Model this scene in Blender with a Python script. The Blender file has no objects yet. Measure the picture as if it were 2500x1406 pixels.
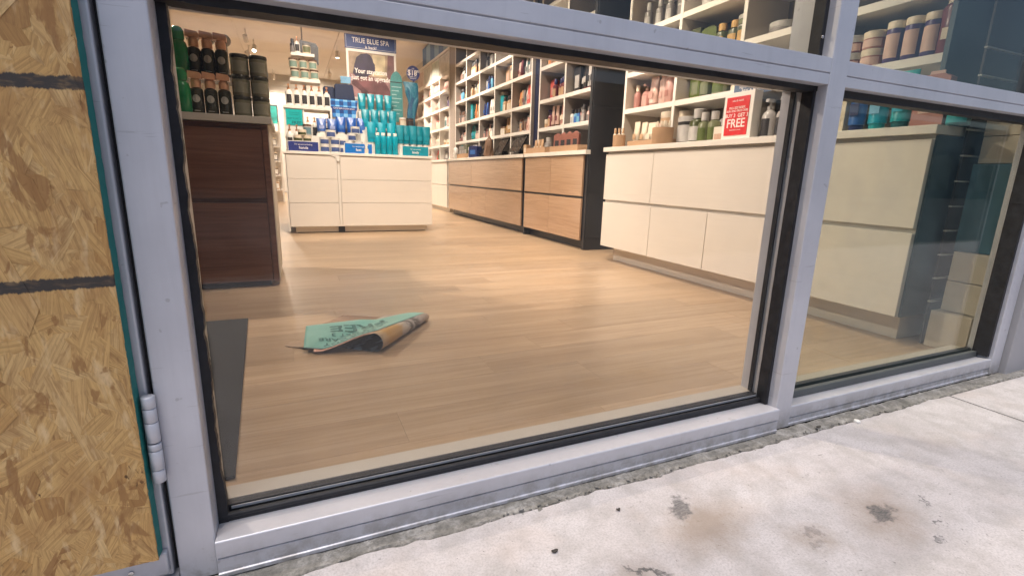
import bpy, bmesh, math, random
from mathutils import Vector, Matrix, noise
R = math.radians
random.seed(7)
SC = bpy.context.scene
COL = SC.collection

# ------------------------------------------------------------------ camera
YAW, PITCH, ROLL = R(24.0475), R(-12.9402), R(1.5995)
EYE = Vector((0.0, -0.873, 0.70))
fwd = Vector((math.sin(YAW)*math.cos(PITCH), math.cos(YAW)*math.cos(PITCH), math.sin(PITCH)))
rt = Vector((math.cos(YAW), -math.sin(YAW), 0)); up = rt.cross(fwd)
rt2 = math.cos(ROLL)*rt + math.sin(ROLL)*up; up2 = rt2.cross(fwd)
cam_d = bpy.data.cameras.new('camera'); cam = bpy.data.objects.new('camera', cam_d); COL.objects.link(cam)
mw = Matrix.Identity(4)
for i in range(3):
    mw[i][0], mw[i][1], mw[i][2], mw[i][3] = rt2[i], up2[i], -fwd[i], EYE[i]
cam.matrix_world = mw
cam_d.sensor_width = 36; cam_d.lens = 1191.3/2500*36; cam_d.clip_start = 0.02; cam_d.clip_end = 500
SC.camera = cam

# ------------------------------------------------------------------ sky, sun, exposure
SUN_EL, SUN_AZ = R(74), R(225)          # azimuth clockwise from +Y (into the shop)
w = bpy.data.worlds.new('World'); SC.world = w; w.use_nodes = True
wn = w.node_tree.nodes; wl = w.node_tree.links
sky = wn.new('ShaderNodeTexSky'); sky.sky_type = 'NISHITA'; sky.sun_disc = False
sky.sun_elevation = SUN_EL; sky.sun_rotation = SUN_AZ; sky.dust_density = 3.0; sky.air_density = 1.0; sky.ozone_density = 1.5
bg = wn['Background']; bg.inputs['Strength'].default_value = 0.092
wl.new(sky.outputs[0], bg.inputs['Color'])
sd = bpy.data.lights.new('sun', 'SUN'); sd.energy = 1.36; sd.angle = R(30); sd.color = (1.0, 0.93, 0.88)
so = bpy.data.objects.new('sun', sd); COL.objects.link(so)
sdir = Vector((math.sin(SUN_AZ)*math.cos(SUN_EL), math.cos(SUN_AZ)*math.cos(SUN_EL), math.sin(SUN_EL)))
so.rotation_euler = sdir.to_track_quat('Z', 'Y').to_euler(); so.location = (0, -6, 8)
vs = SC.view_settings; vs.view_transform = 'Standard'; vs.look = 'None'; vs.exposure = 0.64; vs.gamma = 1.0; vs.use_curve_mapping = False
SC.cycles.use_denoising = True; SC.cycles.max_bounces = 6; SC.cycles.diffuse_bounces = 3; SC.cycles.glossy_bounces = 3; SC.cycles.transmission_bounces = 2; SC.cycles.transparent_max_bounces = 10; SC.cycles.use_adaptive_sampling = True; SC.cycles.adaptive_threshold = 0.02
SC.cycles.sample_clamp_indirect = 6.0; SC.cycles.caustics_reflective = False; SC.cycles.caustics_refractive = False

# ------------------------------------------------------------------ mesh helpers
class MB:
    def __init__(s): s.v = []; s.f = []
    def add(s, vs_, fs):
        n = len(s.v); s.v += [tuple(p) for p in vs_]; s.f += [tuple(n+i for i in f) for f in fs]; return s
    def box(s, x0, x1, y0, y1, z0, z1):
        return s.add([(x0,y0,z0),(x1,y0,z0),(x1,y1,z0),(x0,y1,z0),(x0,y0,z1),(x1,y0,z1),(x1,y1,z1),(x0,y1,z1)],
                     [(3,2,1,0),(4,5,6,7),(0,1,5,4),(1,2,6,5),(2,3,7,6),(3,0,4,7)])
    def prism(s, pts, y0, y1, ax=1):
        """polygon pts (a,b) extruded along axis ax: 1 -> (a,y,b), 0 -> (y,a,b), 2 -> (a,b,y)"""
        def P(a, b, t): return (a,t,b) if ax == 1 else ((t,a,b) if ax == 0 else (a,b,t))
        n = len(pts)
        vs_ = [P(a,b,y0) for a,b in pts] + [P(a,b,y1) for a,b in pts]
        return s.add(vs_, [tuple(range(n)), tuple(range(2*n-1, n-1, -1))] + [(i, i+n, (i+1)%n+n, (i+1)%n) for i in range(n)])
    def lathe(s, prof, seg=16, cx=0, cy=0, sx=1, sy=1, a0=0, a1=2*math.pi, caps=True):
        full = abs(a1-a0-2*math.pi) < 1e-6
        m = seg if full else seg+1
        n = len(s.v); k = len(prof)
        for r, z in prof:
            for j in range(m):
                a = a0+(a1-a0)*j/seg
                s.v.append((cx+r*math.cos(a)*sx, cy+r*math.sin(a)*sy, z))
        for i in range(k-1):
            for j in range(seg):
                j2 = (j+1) % m if full else j+1
                s.f.append((n+i*m+j, n+i*m+j2, n+(i+1)*m+j2, n+(i+1)*m+j))
        if full and caps:
            if prof[0][0] > 1e-6: s.f.append(tuple(n+j for j in range(m-1, -1, -1)))
            if prof[-1][0] > 1e-6: s.f.append(tuple(n+(k-1)*m+j for j in range(m)))
        return s
    def rod(s, p, q, r, seg=8):
        p, q = Vector(p), Vector(q); d = (q-p).normalized(); a = d.orthogonal().normalized(); b = d.cross(a)
        n = len(s.v)
        for c in (p, q):
            for j in range(seg):
                t = 2*math.pi*j/seg; s.v.append(tuple(c+a*r*math.cos(t)+b*r*math.sin(t)))
        s.f += [(n+j, n+(j+1)%seg, n+seg+(j+1)%seg, n+seg+j) for j in range(seg)]
        s.f += [tuple(n+j for j in range(seg-1, -1, -1)), tuple(n+seg+j for j in range(seg))]
        return s
    def mesh(s, name, off=(0,0,0), smooth=None):
        me = bpy.data.meshes.new(name)
        me.from_pydata([(x-off[0], y-off[1], z-off[2]) for x,y,z in s.v], [], s.f)
        me.update()
        if smooth is not None:
            for p in me.polygons: p.use_smooth = True
            me.set_sharp_from_angle(angle=R(smooth))
        return me

def wloc(o):
    v = Vector((0,0,0))
    while o is not None: v += o.location; o = o.parent
    return v
def obj(name, me, m, parent=None, bevel=0.0, loc=None):
    """me: MB in world coordinates (static pieces) or a ready mesh"""
    if isinstance(me, MB): me = me.mesh(name, wloc(parent) if parent else (0,0,0))
    o = bpy.data.objects.new(name, me); COL.objects.link(o)
    if m is not None and not me.materials: me.materials.append(m)
    if parent: o.parent = parent
    if loc is not None: o.location = loc
    if bevel:
        b = o.modifiers.new('bevel', 'BEVEL'); b.width = bevel; b.segments = 2; b.limit_method = 'ANGLE'
    return o
def tag(o, label, cat, group=None):
    o['label'] = label; o['category'] = cat
    if group: o['group'] = group
    return o
def thing(name, loc, label, cat, group=None, rz=0):
    o = bpy.data.objects.new(name, None); COL.objects.link(o); o.location = loc; o.rotation_euler.z = rz
    o.empty_display_size = 0.05
    return tag(o, label, cat, group)
def struct(name, me, m, bevel=0.0):
    o = obj(name, me, m, None, bevel); o['kind'] = 'structure'; return o

# ------------------------------------------------------------------ materials
class NT:
    def __init__(s, name):
        s.m = bpy.data.materials.new(name); s.m.use_nodes = True
        s.n = s.m.node_tree.nodes; s.l = s.m.node_tree.links; s.b = s.n['Principled BSDF']; s.out = s.n['Material Output']
    def node(s, t, **kw):
        x = s.n.new(t)
        for k, v in kw.items(): setattr(x, k, v)
        return x
    def link(s, a, b): s.l.new(a, b)
    def val(s, inp, v):
        if isinstance(v, bpy.types.NodeSocket): s.l.new(v, inp)
        else: inp.default_value = v
    def math(s, op, a, b=0.0, c=None, clamp=False):
        x = s.node('ShaderNodeMath', operation=op, use_clamp=clamp); s.val(x.inputs[0], a); s.val(x.inputs[1], b)
        if c is not None: s.val(x.inputs[2], c)
        return x.outputs[0]
    def coord(s, kind='Object'):
        return s.node('ShaderNodeTexCoord').outputs[kind]
    def mapping(s, vec, scale=(1,1,1), loc=(0,0,0), rot=(0,0,0)):
        x = s.node('ShaderNodeMapping'); s.link(vec, x.inputs['Vector'])
        x.inputs['Scale'].default_value = scale; s.val(x.inputs['Location'], loc); x.inputs['Rotation'].default_value = rot
        return x.outputs[0]
    def noise(s, vec, scale, detail=4, rough=0.5, dist=0.0, out='Fac'):
        x = s.node('ShaderNodeTexNoise'); s.link(vec, x.inputs['Vector'])
        x.inputs['Scale'].default_value = scale; x.inputs['Detail'].default_value = detail
        x.inputs['Roughness'].default_value = rough; x.inputs['Distortion'].default_value = dist
        return x.outputs[out]
    def ramp(s, fac, stops):
        x = s.node('ShaderNodeValToRGB'); s.val(x.inputs[0], fac)
        e = x.color_ramp.elements
        while len(e) < len(stops): e.new(0.5)
        for el, (p, c) in zip(e, stops):
            el.position = p; el.color = (c[0],c[1],c[2],1) if not isinstance(c, (int,float)) else (c,c,c,1)
        return x.outputs[0]
    def mix(s, fac, a, b, mode='MIX'):
        x = s.node('ShaderNodeMix', data_type='RGBA', blend_type=mode)
        s.val(x.inputs[0], fac)
        for i, v in ((6, a), (7, b)):
            if isinstance(v, bpy.types.NodeSocket): s.link(v, x.inputs[i])
            else: x.inputs[i].default_value = (v[0],v[1],v[2],1)
        return x.outputs[2]
    def bump(s, h, strength=0.3, dist=0.002):
        x = s.node('ShaderNodeBump'); x.inputs['Strength'].default_value = strength; x.inputs['Distance'].default_value = dist
        s.link(h, x.inputs['Height']); s.link(x.outputs[0], s.b.inputs['Normal'])
    def set(s, col=None, rough=None, metal=None, spec=None, coat=None):
        I = s.b.inputs
        if col is not None:
            if isinstance(col, bpy.types.NodeSocket): s.link(col, I['Base Color'])
            else: I['Base Color'].default_value = (col[0],col[1],col[2],1)
        if rough is not None: s.val(I['Roughness'], rough)
        if metal is not None: I['Metallic'].default_value = metal
        if spec is not None: I['Specular IOR Level'].default_value = spec
        if coat is not None: I['Coat Weight'].default_value = coat; I['Coat Roughness'].default_value = 0.08
        return s.m

_pm = {}
def plain(col, rough=0.45, metal=0.0, var=0.06, sc=30):
    key = (tuple(round(c,3) for c in col), rough, metal)
    if key in _pm: return _pm[key]
    t = NT('plastic'); c = t.coord(); n = t.noise(c, sc, 1)
    d = [max(0, x*(1-var*1.6)) for x in col]; l = [min(1, x*(1+var)) for x in col]
    t.set(t.ramp(n, [(0.3, d), (0.7, l)]), t.math('MULTIPLY_ADD', n, 0.15, rough-0.07), metal)
    _pm[key] = t.m; return t.m

def m_alu():
    t = NT('painted_aluminium'); c = t.coord()
    n = t.noise(c, 6, 5, 0.6)
    col = t.ramp(n, [(0.25, (0.545,0.55,0.595)), (0.7, (0.635,0.64,0.685))])
    sp = t.ramp(t.noise(c, 55, 2, 0.4), [(0.73, 0.0), (0.76, 1.0)])
    col = t.mix(t.math('MULTIPLY', sp, 0.35), col, (0.25,0.24,0.24))
    stv = t.noise(t.mapping(c, (45,45,3)), 1.0, 4, 0.65); col = t.mix(t.ramp(stv, [(0.52, 0.0), (0.78, 0.16)]), col, (0.40,0.395,0.42))
    z = t.node('ShaderNodeSeparateXYZ'); g = t.node('ShaderNodeNewGeometry'); t.link(g.outputs['Position'], z.inputs[0])
    dz = t.math('MULTIPLY', t.ramp(z.outputs[2], [(0.0, 1.0), (0.06, 0.0)]), t.ramp(t.noise(c, 25, 4, 0.7), [(0.4, 0.0), (0.62, 0.75)]))
    col = t.mix(dz, col, (0.30,0.28,0.26))
    scf = t.noise(t.mapping(c, (9,9,150), (2,1,0), (0,0.35,0)), 1.0, 3, 0.6); col = t.mix(t.ramp(scf, [(0.68, 0.0), (0.71, 0.35)]), col, (0.33,0.33,0.34))
    return t.set(col, t.math('MULTIPLY_ADD', n, 0.22, 0.30), 0.30)
def m_concrete(stains=True):
    t = NT('concrete'); g = t.node('ShaderNodeNewGeometry').outputs['Position']
    big = t.noise(g, 3.0, 4, 0.62); mid = t.noise(g, 14, 4, 0.65); fine = t.noise(g, 220, 4, 0.7)
    col = t.ramp(big, [(0.25, (0.48,0.445,0.44)), (0.5, (0.585,0.55,0.545)), (0.75, (0.645,0.615,0.615))])
    col = t.mix(t.ramp(mid, [(0.36, 0.55), (0.58, 0.0)]), col, (0.38,0.355,0.335))
    col = t.mix(t.ramp(fine, [(0.32, 0.55), (0.56, 0.0)]), col, (0.30,0.285,0.275))
    warm = t.ramp(t.noise(t.mapping(g, (1,1,1), (3,1,0)), 5, 4), [(0.55, 0.0), (0.75, 0.35)])
    col = t.mix(warm, col, (0.58,0.47,0.40))
    sk = t.ramp(t.noise(t.mapping(g, (1,3.2,1), (7,2,0), (0,0,0.6)), 13, 5, 0.75), [(0.665, 0.0), (0.70, 0.7)])
    col = t.mix(sk, col, (0.13,0.125,0.12))
    grit = t.ramp(t.noise(t.mapping(g, (1,1,1), (1,5,0)), 75, 3, 0.6), [(0.69, 0.0), (0.72, 0.7)])
    col = t.mix(grit, col, (0.16,0.15,0.14))
    pit = t.ramp(t.noise(t.mapping(g, (1,1,1), (9,4,0)), 38, 6, 0.8), [(0.33, 0.6), (0.40, 0.0)]); col = t.mix(pit, col, (0.27,0.255,0.24))
    if stains:
        wv = t.node('ShaderNodeVectorMath', operation='SUBTRACT'); t.link(t.noise(g, 26, 5, 0.7, out='Color'), wv.inputs[0]); wv.inputs[1].default_value = (0.5,0.5,0.5)
        w2 = t.node('ShaderNodeVectorMath', operation='MULTIPLY_ADD'); t.link(wv.outputs[0], w2.inputs[0]); w2.inputs[1].default_value = (0.09,0.09,0); t.link(g, w2.inputs[2])
        def spot(cx, cy, rx, ry, rot, lo, hi, soft=False):
            mp = t.node('ShaderNodeMapping', vector_type='TEXTURE'); t.link(w2.outputs[0] if not soft else g, mp.inputs[0])
            mp.inputs['Location'].default_value = (cx, cy, 0); mp.inputs['Rotation'].default_value = (0,0,rot); mp.inputs['Scale'].default_value = (rx, ry, 1000)
            ln = t.node('ShaderNodeVectorMath', operation='LENGTH'); t.link(mp.outputs[0], ln.inputs[0])
            return t.ramp(ln.outputs['Value'], [(lo, 1.0), (hi, 0.0)])
        grain = t.ramp(t.noise(t.mapping(g, (1,3.5,1), (0,0,0), (0,0,0.75)), 55, 5, 0.75), [(0.40, 1.0), (0.62, 0.5)])
        for (cx,cy,rx,ry,rot,k) in ((0.745,-0.235,0.16,0.09,0.3,0.7), (1.135,-0.355,0.135,0.10,0.5,0.6), (0.92,-0.345,0.08,0.05,-0.4,0.5), (0.52,-0.30,0.10,0.07,0.5,0.45), (1.62,-0.22,0.10,0.05,0.2,0.2)):
            col = t.mix(t.math('MULTIPLY', spot(cx,cy,rx,ry,rot,0.25,1.05), k), col, (0.30,0.235,0.18))
        for (cx,cy,rx,ry,rot,k) in ((0.735,-0.172,0.042,0.024,0.7,0.9), (1.135,-0.352,0.048,0.024,0.3,0.95), (0.935,-0.335,0.028,0.010,-0.5,0.45), (0.91,-0.365,0.024,0.008,0.2,0.4), (0.555,-0.292,0.052,0.009,-0.62,1.0), (1.28,-0.36,0.03,0.006,0.7,0.7), (1.16,-0.45,0.014,0.006,0.3,0.8), (1.225,-0.42,0.012,0.005,0.1,0.8)):
            col = t.mix(t.math('MULTIPLY', t.math('MULTIPLY', spot(cx,cy,rx,ry,rot,0.62,1.15), grain), k), col, (0.095,0.095,0.095))
    t.bump(t.noise(g, 90, 3, 0.7), 0.35, 0.003)
    return t.set(col, 0.85)
def m_oldconc():
    t = NT('weathered_concrete'); g = t.node('ShaderNodeNewGeometry').outputs['Position']
    a = t.noise(g, 16, 7, 0.7, 0.6); b = t.noise(g, 120, 4, 0.7)
    col = t.ramp(a, [(0.3, (0.15,0.145,0.125)), (0.5, (0.30,0.285,0.255)), (0.66, (0.47,0.45,0.42))])
    col = t.mix(t.ramp(b, [(0.35, 0.5), (0.6, 0.0)]), col, (0.10,0.095,0.085))
    t.bump(t.math('ADD', a, b), 0.6, 0.006); return t.set(col, 0.9)
def m_osb():
    t = NT('strand_board'); uv = t.coord('UV'); g = t.node('ShaderNodeNewGeometry'); rnd = g.outputs['Random Per Island']
    off = t.node('ShaderNodeCombineXYZ'); t.val(off.inputs[0], t.math('MULTIPLY', rnd, 91.0)); t.val(off.inputs[1], t.math('MULTIPLY', rnd, 37.0))
    ad = t.node('ShaderNodeVectorMath', operation='ADD'); t.link(uv, ad.inputs[0]); t.link(off.outputs[0], ad.inputs[1])
    gr = t.noise(t.mapping(ad.outputs[0], (11,260,1)), 1.0, 5, 0.7, 0.5); bl = t.noise(t.mapping(ad.outputs[0], (13,46,1)), 1.0, 4, 0.6)
    base = t.ramp(rnd, [(0.0, (0.58,0.35,0.125)), (0.3, (0.63,0.40,0.152)), (0.6, (0.60,0.365,0.132)), (0.82, (0.68,0.46,0.20)), (0.94, (0.51,0.29,0.097)), (0.985, (0.40,0.215,0.07)), (1.0, (0.30,0.15,0.05))])
    col = t.mix(t.ramp(gr, [(0.30, 0.75), (0.58, 0.0)]), base, (0.25,0.125,0.042))
    col = t.mix(t.ramp(bl, [(0.56, 0.0), (0.66, 0.55)]), col, (0.27,0.135,0.045))
    dkb = t.ramp(t.noise(t.mapping(g.outputs['Position'], (34,34,15)), 1.0, 4, 0.65, 0.8), [(0.665, 0.0), (0.70, 0.9)]); col = t.mix(dkb, col, (0.10,0.045,0.016))
    strw = t.ramp(t.noise(t.mapping(g.outputs['Position'], (50,1,16), (3,0,1)), 1.0, 3, 0.6), [(0.56, 0.0), (0.70, 0.75)]); col = t.mix(strw, col, (0.74,0.54,0.29))
    amb = t.ramp(t.noise(t.mapping(g.outputs['Position'], (24,1,11), (5,0,2)), 1.0, 4, 0.6, 0.7), [(0.585, 0.0), (0.625, 0.7)]); col = t.mix(amb, col, (0.27,0.125,0.04))
    blot = t.noise(g.outputs['Position'], 11, 4, 0.6, 0.5); col = t.mix(t.ramp(blot, [(0.50, 0.0), (0.74, 0.6)]), col, (0.33,0.16,0.05))
    fib = t.noise(t.mapping(g.outputs['Position'], (260,1,60)), 1.0, 3, 0.6); col = t.mix(t.ramp(fib, [(0.55, 0.0), (0.8, 0.5)]), col, (0.20,0.10,0.035))
    # marker stripes brushed across the board
    p = t.node('ShaderNodeSeparateXYZ'); t.link(g.outputs['Position'], p.inputs[0])
    wob = t.math('MULTIPLY_ADD', t.noise(t.mapping(g.outputs['Position'], (120,1,14)), 1.0, 3, 0.7), 0.011, -0.0055)
    zz = t.math('ADD', p.outputs[2], wob)
    tot = None
    for z0 in (0.799, 0.5385):
        d = t.math('ABSOLUTE', t.math('SUBTRACT', t.math('MULTIPLY_ADD', p.outputs[0], -0.03, zz), z0+0.009))
        mk = t.ramp(t.math('MULTIPLY', d, 20.0), [(0.145, 1.0), (0.185, 0.0)])
        tot = mk if tot is None else t.math('ADD', tot, mk, clamp=True)
    tot = t.math('MULTIPLY', tot, t.ramp(t.noise(t.mapping(g.outputs['Position'], (60,60,200)), 1.0, 4), [(0.25, 0.72), (0.5, 0.97)]))
    col = t.mix(tot, col, (0.035,0.033,0.034))
    return t.set(col, 0.62)
def m_wood(name, c0, c1, c2, rough, axis='X', coat=0.0, scale=1.0, per_object=True):
    t = NT(name); c = t.coord(); rn = t.node('ShaderNodeObjectInfo').outputs['Random'] if per_object else 0.0
    off = t.node('ShaderNodeCombineXYZ')
    if per_object:
        for i, k in enumerate((13.0, 29.0, 7.0)): t.val(off.inputs[i], t.math('MULTIPLY', rn, k))
    ad = t.node('ShaderNodeVectorMath', operation='ADD'); t.link(c, ad.inputs[0]); t.link(off.outputs[0], ad.inputs[1])
    s = {'X': (1.2,22,22), 'Y': (22,1.2,22)}[axis]; s = tuple(x*scale for x in s)
    s2 = {'X': (5,150,150), 'Y': (150,5,150)}[axis]; s2 = tuple(x*scale for x in s2)
    a = t.noise(t.mapping(ad.outputs[0], s), 1.0, 4, 0.6, 0.8); b = t.noise(t.mapping(ad.outputs[0], s2), 1.0, 3, 0.6)
    col = t.ramp(a, [(0.28, c0), (0.5, c1), (0.74, c2)])
    col = t.mix(t.ramp(b, [(0.30, 0.45), (0.56, 0.0)]), col, [x*0.7 for x in c0])
    if per_object: col = t.mix(1.0, col, t.ramp(rn, [(0.0, 0.87), (1.0, 1.07)]), 'MULTIPLY')
    return t.set(col, t.math('MULTIPLY_ADD', a, 0.14, rough-0.07), coat=coat)
def m_laminate():
    t = NT('cream_laminate'); c = t.coord(); a = t.noise(t.mapping(c, (4,4,160)), 1.0, 3, 0.6); n = t.noise(c, 5, 3)
    col = t.ramp(a, [(0.3, (0.735,0.69,0.63)), (0.6, (0.76,0.715,0.655))])
    return t.set(col, t.math('MULTIPLY_ADD', n, 0.12, 0.30))
def m_glass(tint=(0.95,0.965,0.96), haze=(0.028,0.008), hcol=(0.75,0.75,0.75)):
    t = NT('window_glass'); t.n.remove(t.b)
    lw = t.node('ShaderNodeLayerWeight'); f5 = t.math('POWER', lw.outputs['Facing'], 5.0)
    lw.inputs['Blend'].default_value = 0.5
    fac = t.math('MULTIPLY_ADD', f5, 0.80, 0.036, clamp=True)
    c = t.coord(); sm = t.ramp(t.noise(c, 4, 3, 0.6), [(0.45, 0.0), (0.8, 1.0)])
    tr = t.node('ShaderNodeBsdfTransparent'); tr.inputs[0].default_value = (*tint,1)
    gl = t.node('ShaderNodeBsdfGlossy'); gl.inputs['Roughness'].default_value = 0.0
    df = t.node('ShaderNodeBsdfDiffuse'); df.inputs[0].default_value = (*hcol,1)
    m1 = t.node('ShaderNodeMixShader'); t.link(fac, m1.inputs[0]); t.link(tr.outputs[0], m1.inputs[1]); t.link(gl.outputs[0], m1.inputs[2])
    m2 = t.node('ShaderNodeMixShader'); t.link(t.math('MULTIPLY_ADD', sm, haze[0], haze[1]), m2.inputs[0]); t.link(m1.outputs[0], m2.inputs[1]); t.link(df.outputs[0], m2.inputs[2])
    t.link(m2.outputs[0], t.out.inputs[0]); return t.m
def m_emit(col, k):
    t = NT('lamp_glow'); t.b.inputs['Emission Color'].default_value = (*col,1); t.b.inputs['Emission Strength'].default_value = k
    t.b.inputs['Base Color'].default_value = (0.8,0.8,0.8,1); return t.m
def m_gingham():
    t = NT('gingham_print'); c = t.coord(); s = t.node('ShaderNodeSeparateXYZ'); t.link(c, s.inputs[0])
    a = t.math('GREATER_THAN', t.math('FRACT', t.math('MULTIPLY', s.outputs[0], 11.0)), 0.5)
    b = t.math('GREATER_THAN', t.math('FRACT', t.math('MULTIPLY', s.outputs[2], 11.0)), 0.5)
    k = t.math('MULTIPLY', t.math('ADD', a, b), 0.5)
    return t.set(t.ramp(k, [(0.0, (0.25,0.55,0.85)), (0.5, (0.03,0.22,0.60)), (1.0, (0.005,0.05,0.22))]), 0.6)
def m_rubber():
    t = NT('black_gasket'); n = t.noise(t.coord(), 40, 4, 0.6); t.bump(n, 0.4, 0.003)
    return t.set(t.ramp(n, [(0.3, (0.006,0.006,0.008)), (0.75, (0.022,0.023,0.028))]), t.math('MULTIPLY_ADD', n, 0.3, 0.4))
def m_mat():
    t = NT('floor_mat'); c = t.coord(); n = t.noise(c, 160, 3, 0.7); b = t.noise(c, 5, 4)
    t.bump(n, 0.6, 0.004); return t.set(t.mix(b, t.ramp(n, [(0.3, (0.010,0.011,0.012)), (0.7, (0.034,0.036,0.037))]), (0.024,0.025,0.027)), 0.95)
def m_asphalt():
    t = NT('asphalt'); g = t.node('ShaderNodeNewGeometry').outputs['Position']; n = t.noise(g, 60, 5, 0.7); b = t.noise(g, 0.6, 4)
    t.bump(n, 0.5, 0.01); return t.set(t.mix(b, t.ramp(n, [(0.3, (0.03,0.03,0.032)), (0.7, (0.07,0.07,0.072))]), (0.05,0.05,0.052)), 0.9)
def m_wallp(name, col, sc=8, rough=0.8):
    t = NT(name); n = t.noise(t.coord(), sc, 2)
    return t.set(t.ramp(n, [(0.3, [x*0.94 for x in col]), (0.7, col)]), rough)

ALU, CONC, OLD, OSB, GLASS, RUB = m_alu(), m_concrete(), m_oldconc(), m_osb(), m_glass(), m_rubber()
GLASST, GLASSU = m_glass((0.83,0.865,0.825), (0.06,0.022), (0.45,0.62,0.66)), m_glass((0.86,0.88,0.84))  # bluish diffuse haze in the right panes imitates a veil of reflection
LAM = m_laminate()
OAK = m_wood('oak_veneer', (0.44,0.285,0.18), (0.485,0.32,0.205), (0.525,0.355,0.23), 0.16, 'Y', 0.5, 0.55)
WALNUT = m_wood('walnut_veneer', (0.105,0.047,0.031), (0.155,0.072,0.049), (0.20,0.10,0.07), 0.30, 'X', 0.2, 0.7)
PLANK = m_wood('oak_plank', (0.365,0.25,0.152), (0.455,0.328,0.213), (0.525,0.392,0.268), 0.33, 'X', 0.0, 0.6)
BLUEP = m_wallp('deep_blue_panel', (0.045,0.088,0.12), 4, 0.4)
GRAPH = m_wallp('graphite_panel', (0.030,0.031,0.034), 3, 0.35)
SHELF = m_wallp('white_shelf', (0.80,0.765,0.71), 4, 0.45)
SHADESIDE = m_wallp('shaded_side', (0.30,0.265,0.235), 4, 0.5)  # darker sides for white uprights put the bays' shade into the colour
TAUPE = m_wallp('taupe_panel', (0.36,0.31,0.27), 5, 0.6)
CEIL = m_wallp('ceiling_paint', (0.74,0.68,0.61), 2, 0.8)
WALLM = m_wallp('wall_paint', (0.58,0.55,0.50), 2, 0.8)
CARD = m_wallp('kraft_card', (0.46,0.29,0.17), 30, 0.8)
CREAMBOX = m_wallp('cream_carton', (0.66,0.60,0.50), 20, 0.6)
MATM = m_mat(); ASPH = m_asphalt()
TEAL_EDGE = m_wallp('teal_edge_paint', (0.012,0.20,0.18), 60, 0.55)
BLACKM = plain((0.012,0.012,0.014), 0.4); DARKM = plain((0.03,0.03,0.033), 0.4)
WHITEP = plain((0.80,0.79,0.76), 0.5, 0, 0.03)

def text(body, size, m, parent, loc, rot, bold=0.0, align='CENTER', name='lettering', sx=1.0):
    cu = bpy.data.curves.new('lettering', 'FONT'); cu.body = body; cu.size = size; cu.align_x = align; cu.align_y = 'CENTER'
    cu.extrude = 0.0004; cu.offset = bold*size; cu.space_line = 1.0
    cu.resolution_u = 3
    o = bpy.data.objects.new('t', cu); COL.objects.link(o); bpy.context.view_layer.update()
    me = bpy.data.meshes.new_from_object(o.evaluated_get(bpy.context.evaluated_depsgraph_get())); bpy.data.objects.remove(o); bpy.data.curves.remove(cu)
    me.name = 'lettering'; me.materials.clear(); me.materials.append(m)
    o = bpy.data.objects.new(name, me); COL.objects.link(o)
    o.parent = parent; o.location = Vector(loc)-wloc(parent); o.rotation_euler = rot; o.scale.x = sx
    return o
FY = (R(90), 0, 0)                 # faces -Y
FX = (R(90), 0, R(-90))            # faces -X

# ================================================================== OUTDOOR GROUND
gr = struct('ground', MB().box(-80, 80, -120, -2.62, -0.40, -0.14), ASPH)
sw = bpy.data.objects.new('sidewalk', None); COL.objects.link(sw); sw['kind'] = 'structure'
def edge_y(x): return -0.058 + 0.009*noise.noise(Vector((x*6,0,0))) + 0.007*noise.noise(Vector((x*31,4,0))) - (0.02*max(0, 0.1-x) if x < 0.1 else 0)
def slab(x0, x1):
    n = max(4, int((x1-x0)/0.008)) if x1 < 4 and x0 > -2.2 else 8
    xs = [x0+(x1-x0)*i/n for i in range(n+1)]
    pts = [(x0,-2.5),(x1,-2.5)] + [(x, edge_y(x)) for x in reversed(xs)]
    mb = MB(); k = len(pts)
    mb.v = [(a,b,0.0) for a,b in pts] + [(a,b,-0.12) for a,b in pts]
    mb.f = [tuple(range(k)), tuple(range(2*k-1,k-1,-1))] + [(i, i+k, (i+1)%k+k, (i+1)%k) for i in range(k)]
    return obj('slab', mb, CONC, sw)
for a, b in ((-6.0,-4.02), (-4.0,-2.012), (-2.0,2.026), (2.036,4.0), (4.012,6.0), (6.012,9.0)): slab(a, b)
obj('kerb', MB().box(-9, 12, -2.62, -2.512, -0.16, 0.003), OLD, sw, 0.008)
obj('bedding', MB().box(-9, 12, -2.5, 0.0, -0.16, -0.03), OLD, sw)
st = MB(); nx, ny = 560, 14
for i in range(nx+1):
    x = -1.2+4.6*i/nx
    for j in range(ny+1):
        y = -0.072+0.072*j/ny; e = edge_y(x)+0.004
        z = -0.005+0.0035*noise.noise(Vector((x*22,y*22,1)))+0.0022*noise.noise(Vector((x*85,y*85,2)))
        if y < e+0.008: z -= 0.016*min(1,(e+0.008-y)/0.008)
        st.v.append((x,y,z))
for i in range(nx):
    for j in range(ny):
        a = i*(ny+1)+j; st.f.append((a,a+ny+1,a+ny+2,a+1))
struct('foundation_strip', st, OLD)
gv = bmesh.new()
for k in range(170):
    x = random.choice((0.42,0.55,0.63,0.74,0.86,1.02,1.35,1.7))+random.gauss(0,0.045) if k < 130 else random.uniform(-0.2, 2.4)
    s = random.uniform(0.0014, 0.0042) * (1.7 if random.random() < 0.12 else 1)
    r = bmesh.ops.create_icosphere(gv, subdivisions=1, radius=1)
    M = Matrix.Translation((x, edge_y(x)+random.uniform(-0.003,0.016), -0.003+s*0.3)) @ Matrix.Rotation(random.random()*6, 4, 'Z') @ Matrix.Diagonal((s*random.uniform(0.8,1.6), s, s*0.7, 1))
    for v in r['verts']: v.co = v.co*random.uniform(0.8,1.15)
    bmesh.ops.transform(gv, matrix=M, verts=r['verts'])
gm = bpy.data.meshes.new('crumbled_concrete'); gv.to_mesh(gm); gv.free()
go = obj('crumbled_concrete', gm, OLD); go['kind'] = 'stuff'; go['label'] = 'crumbled concrete bits along the gap below the window frame'; go['category'] = 'gravel'
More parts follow.
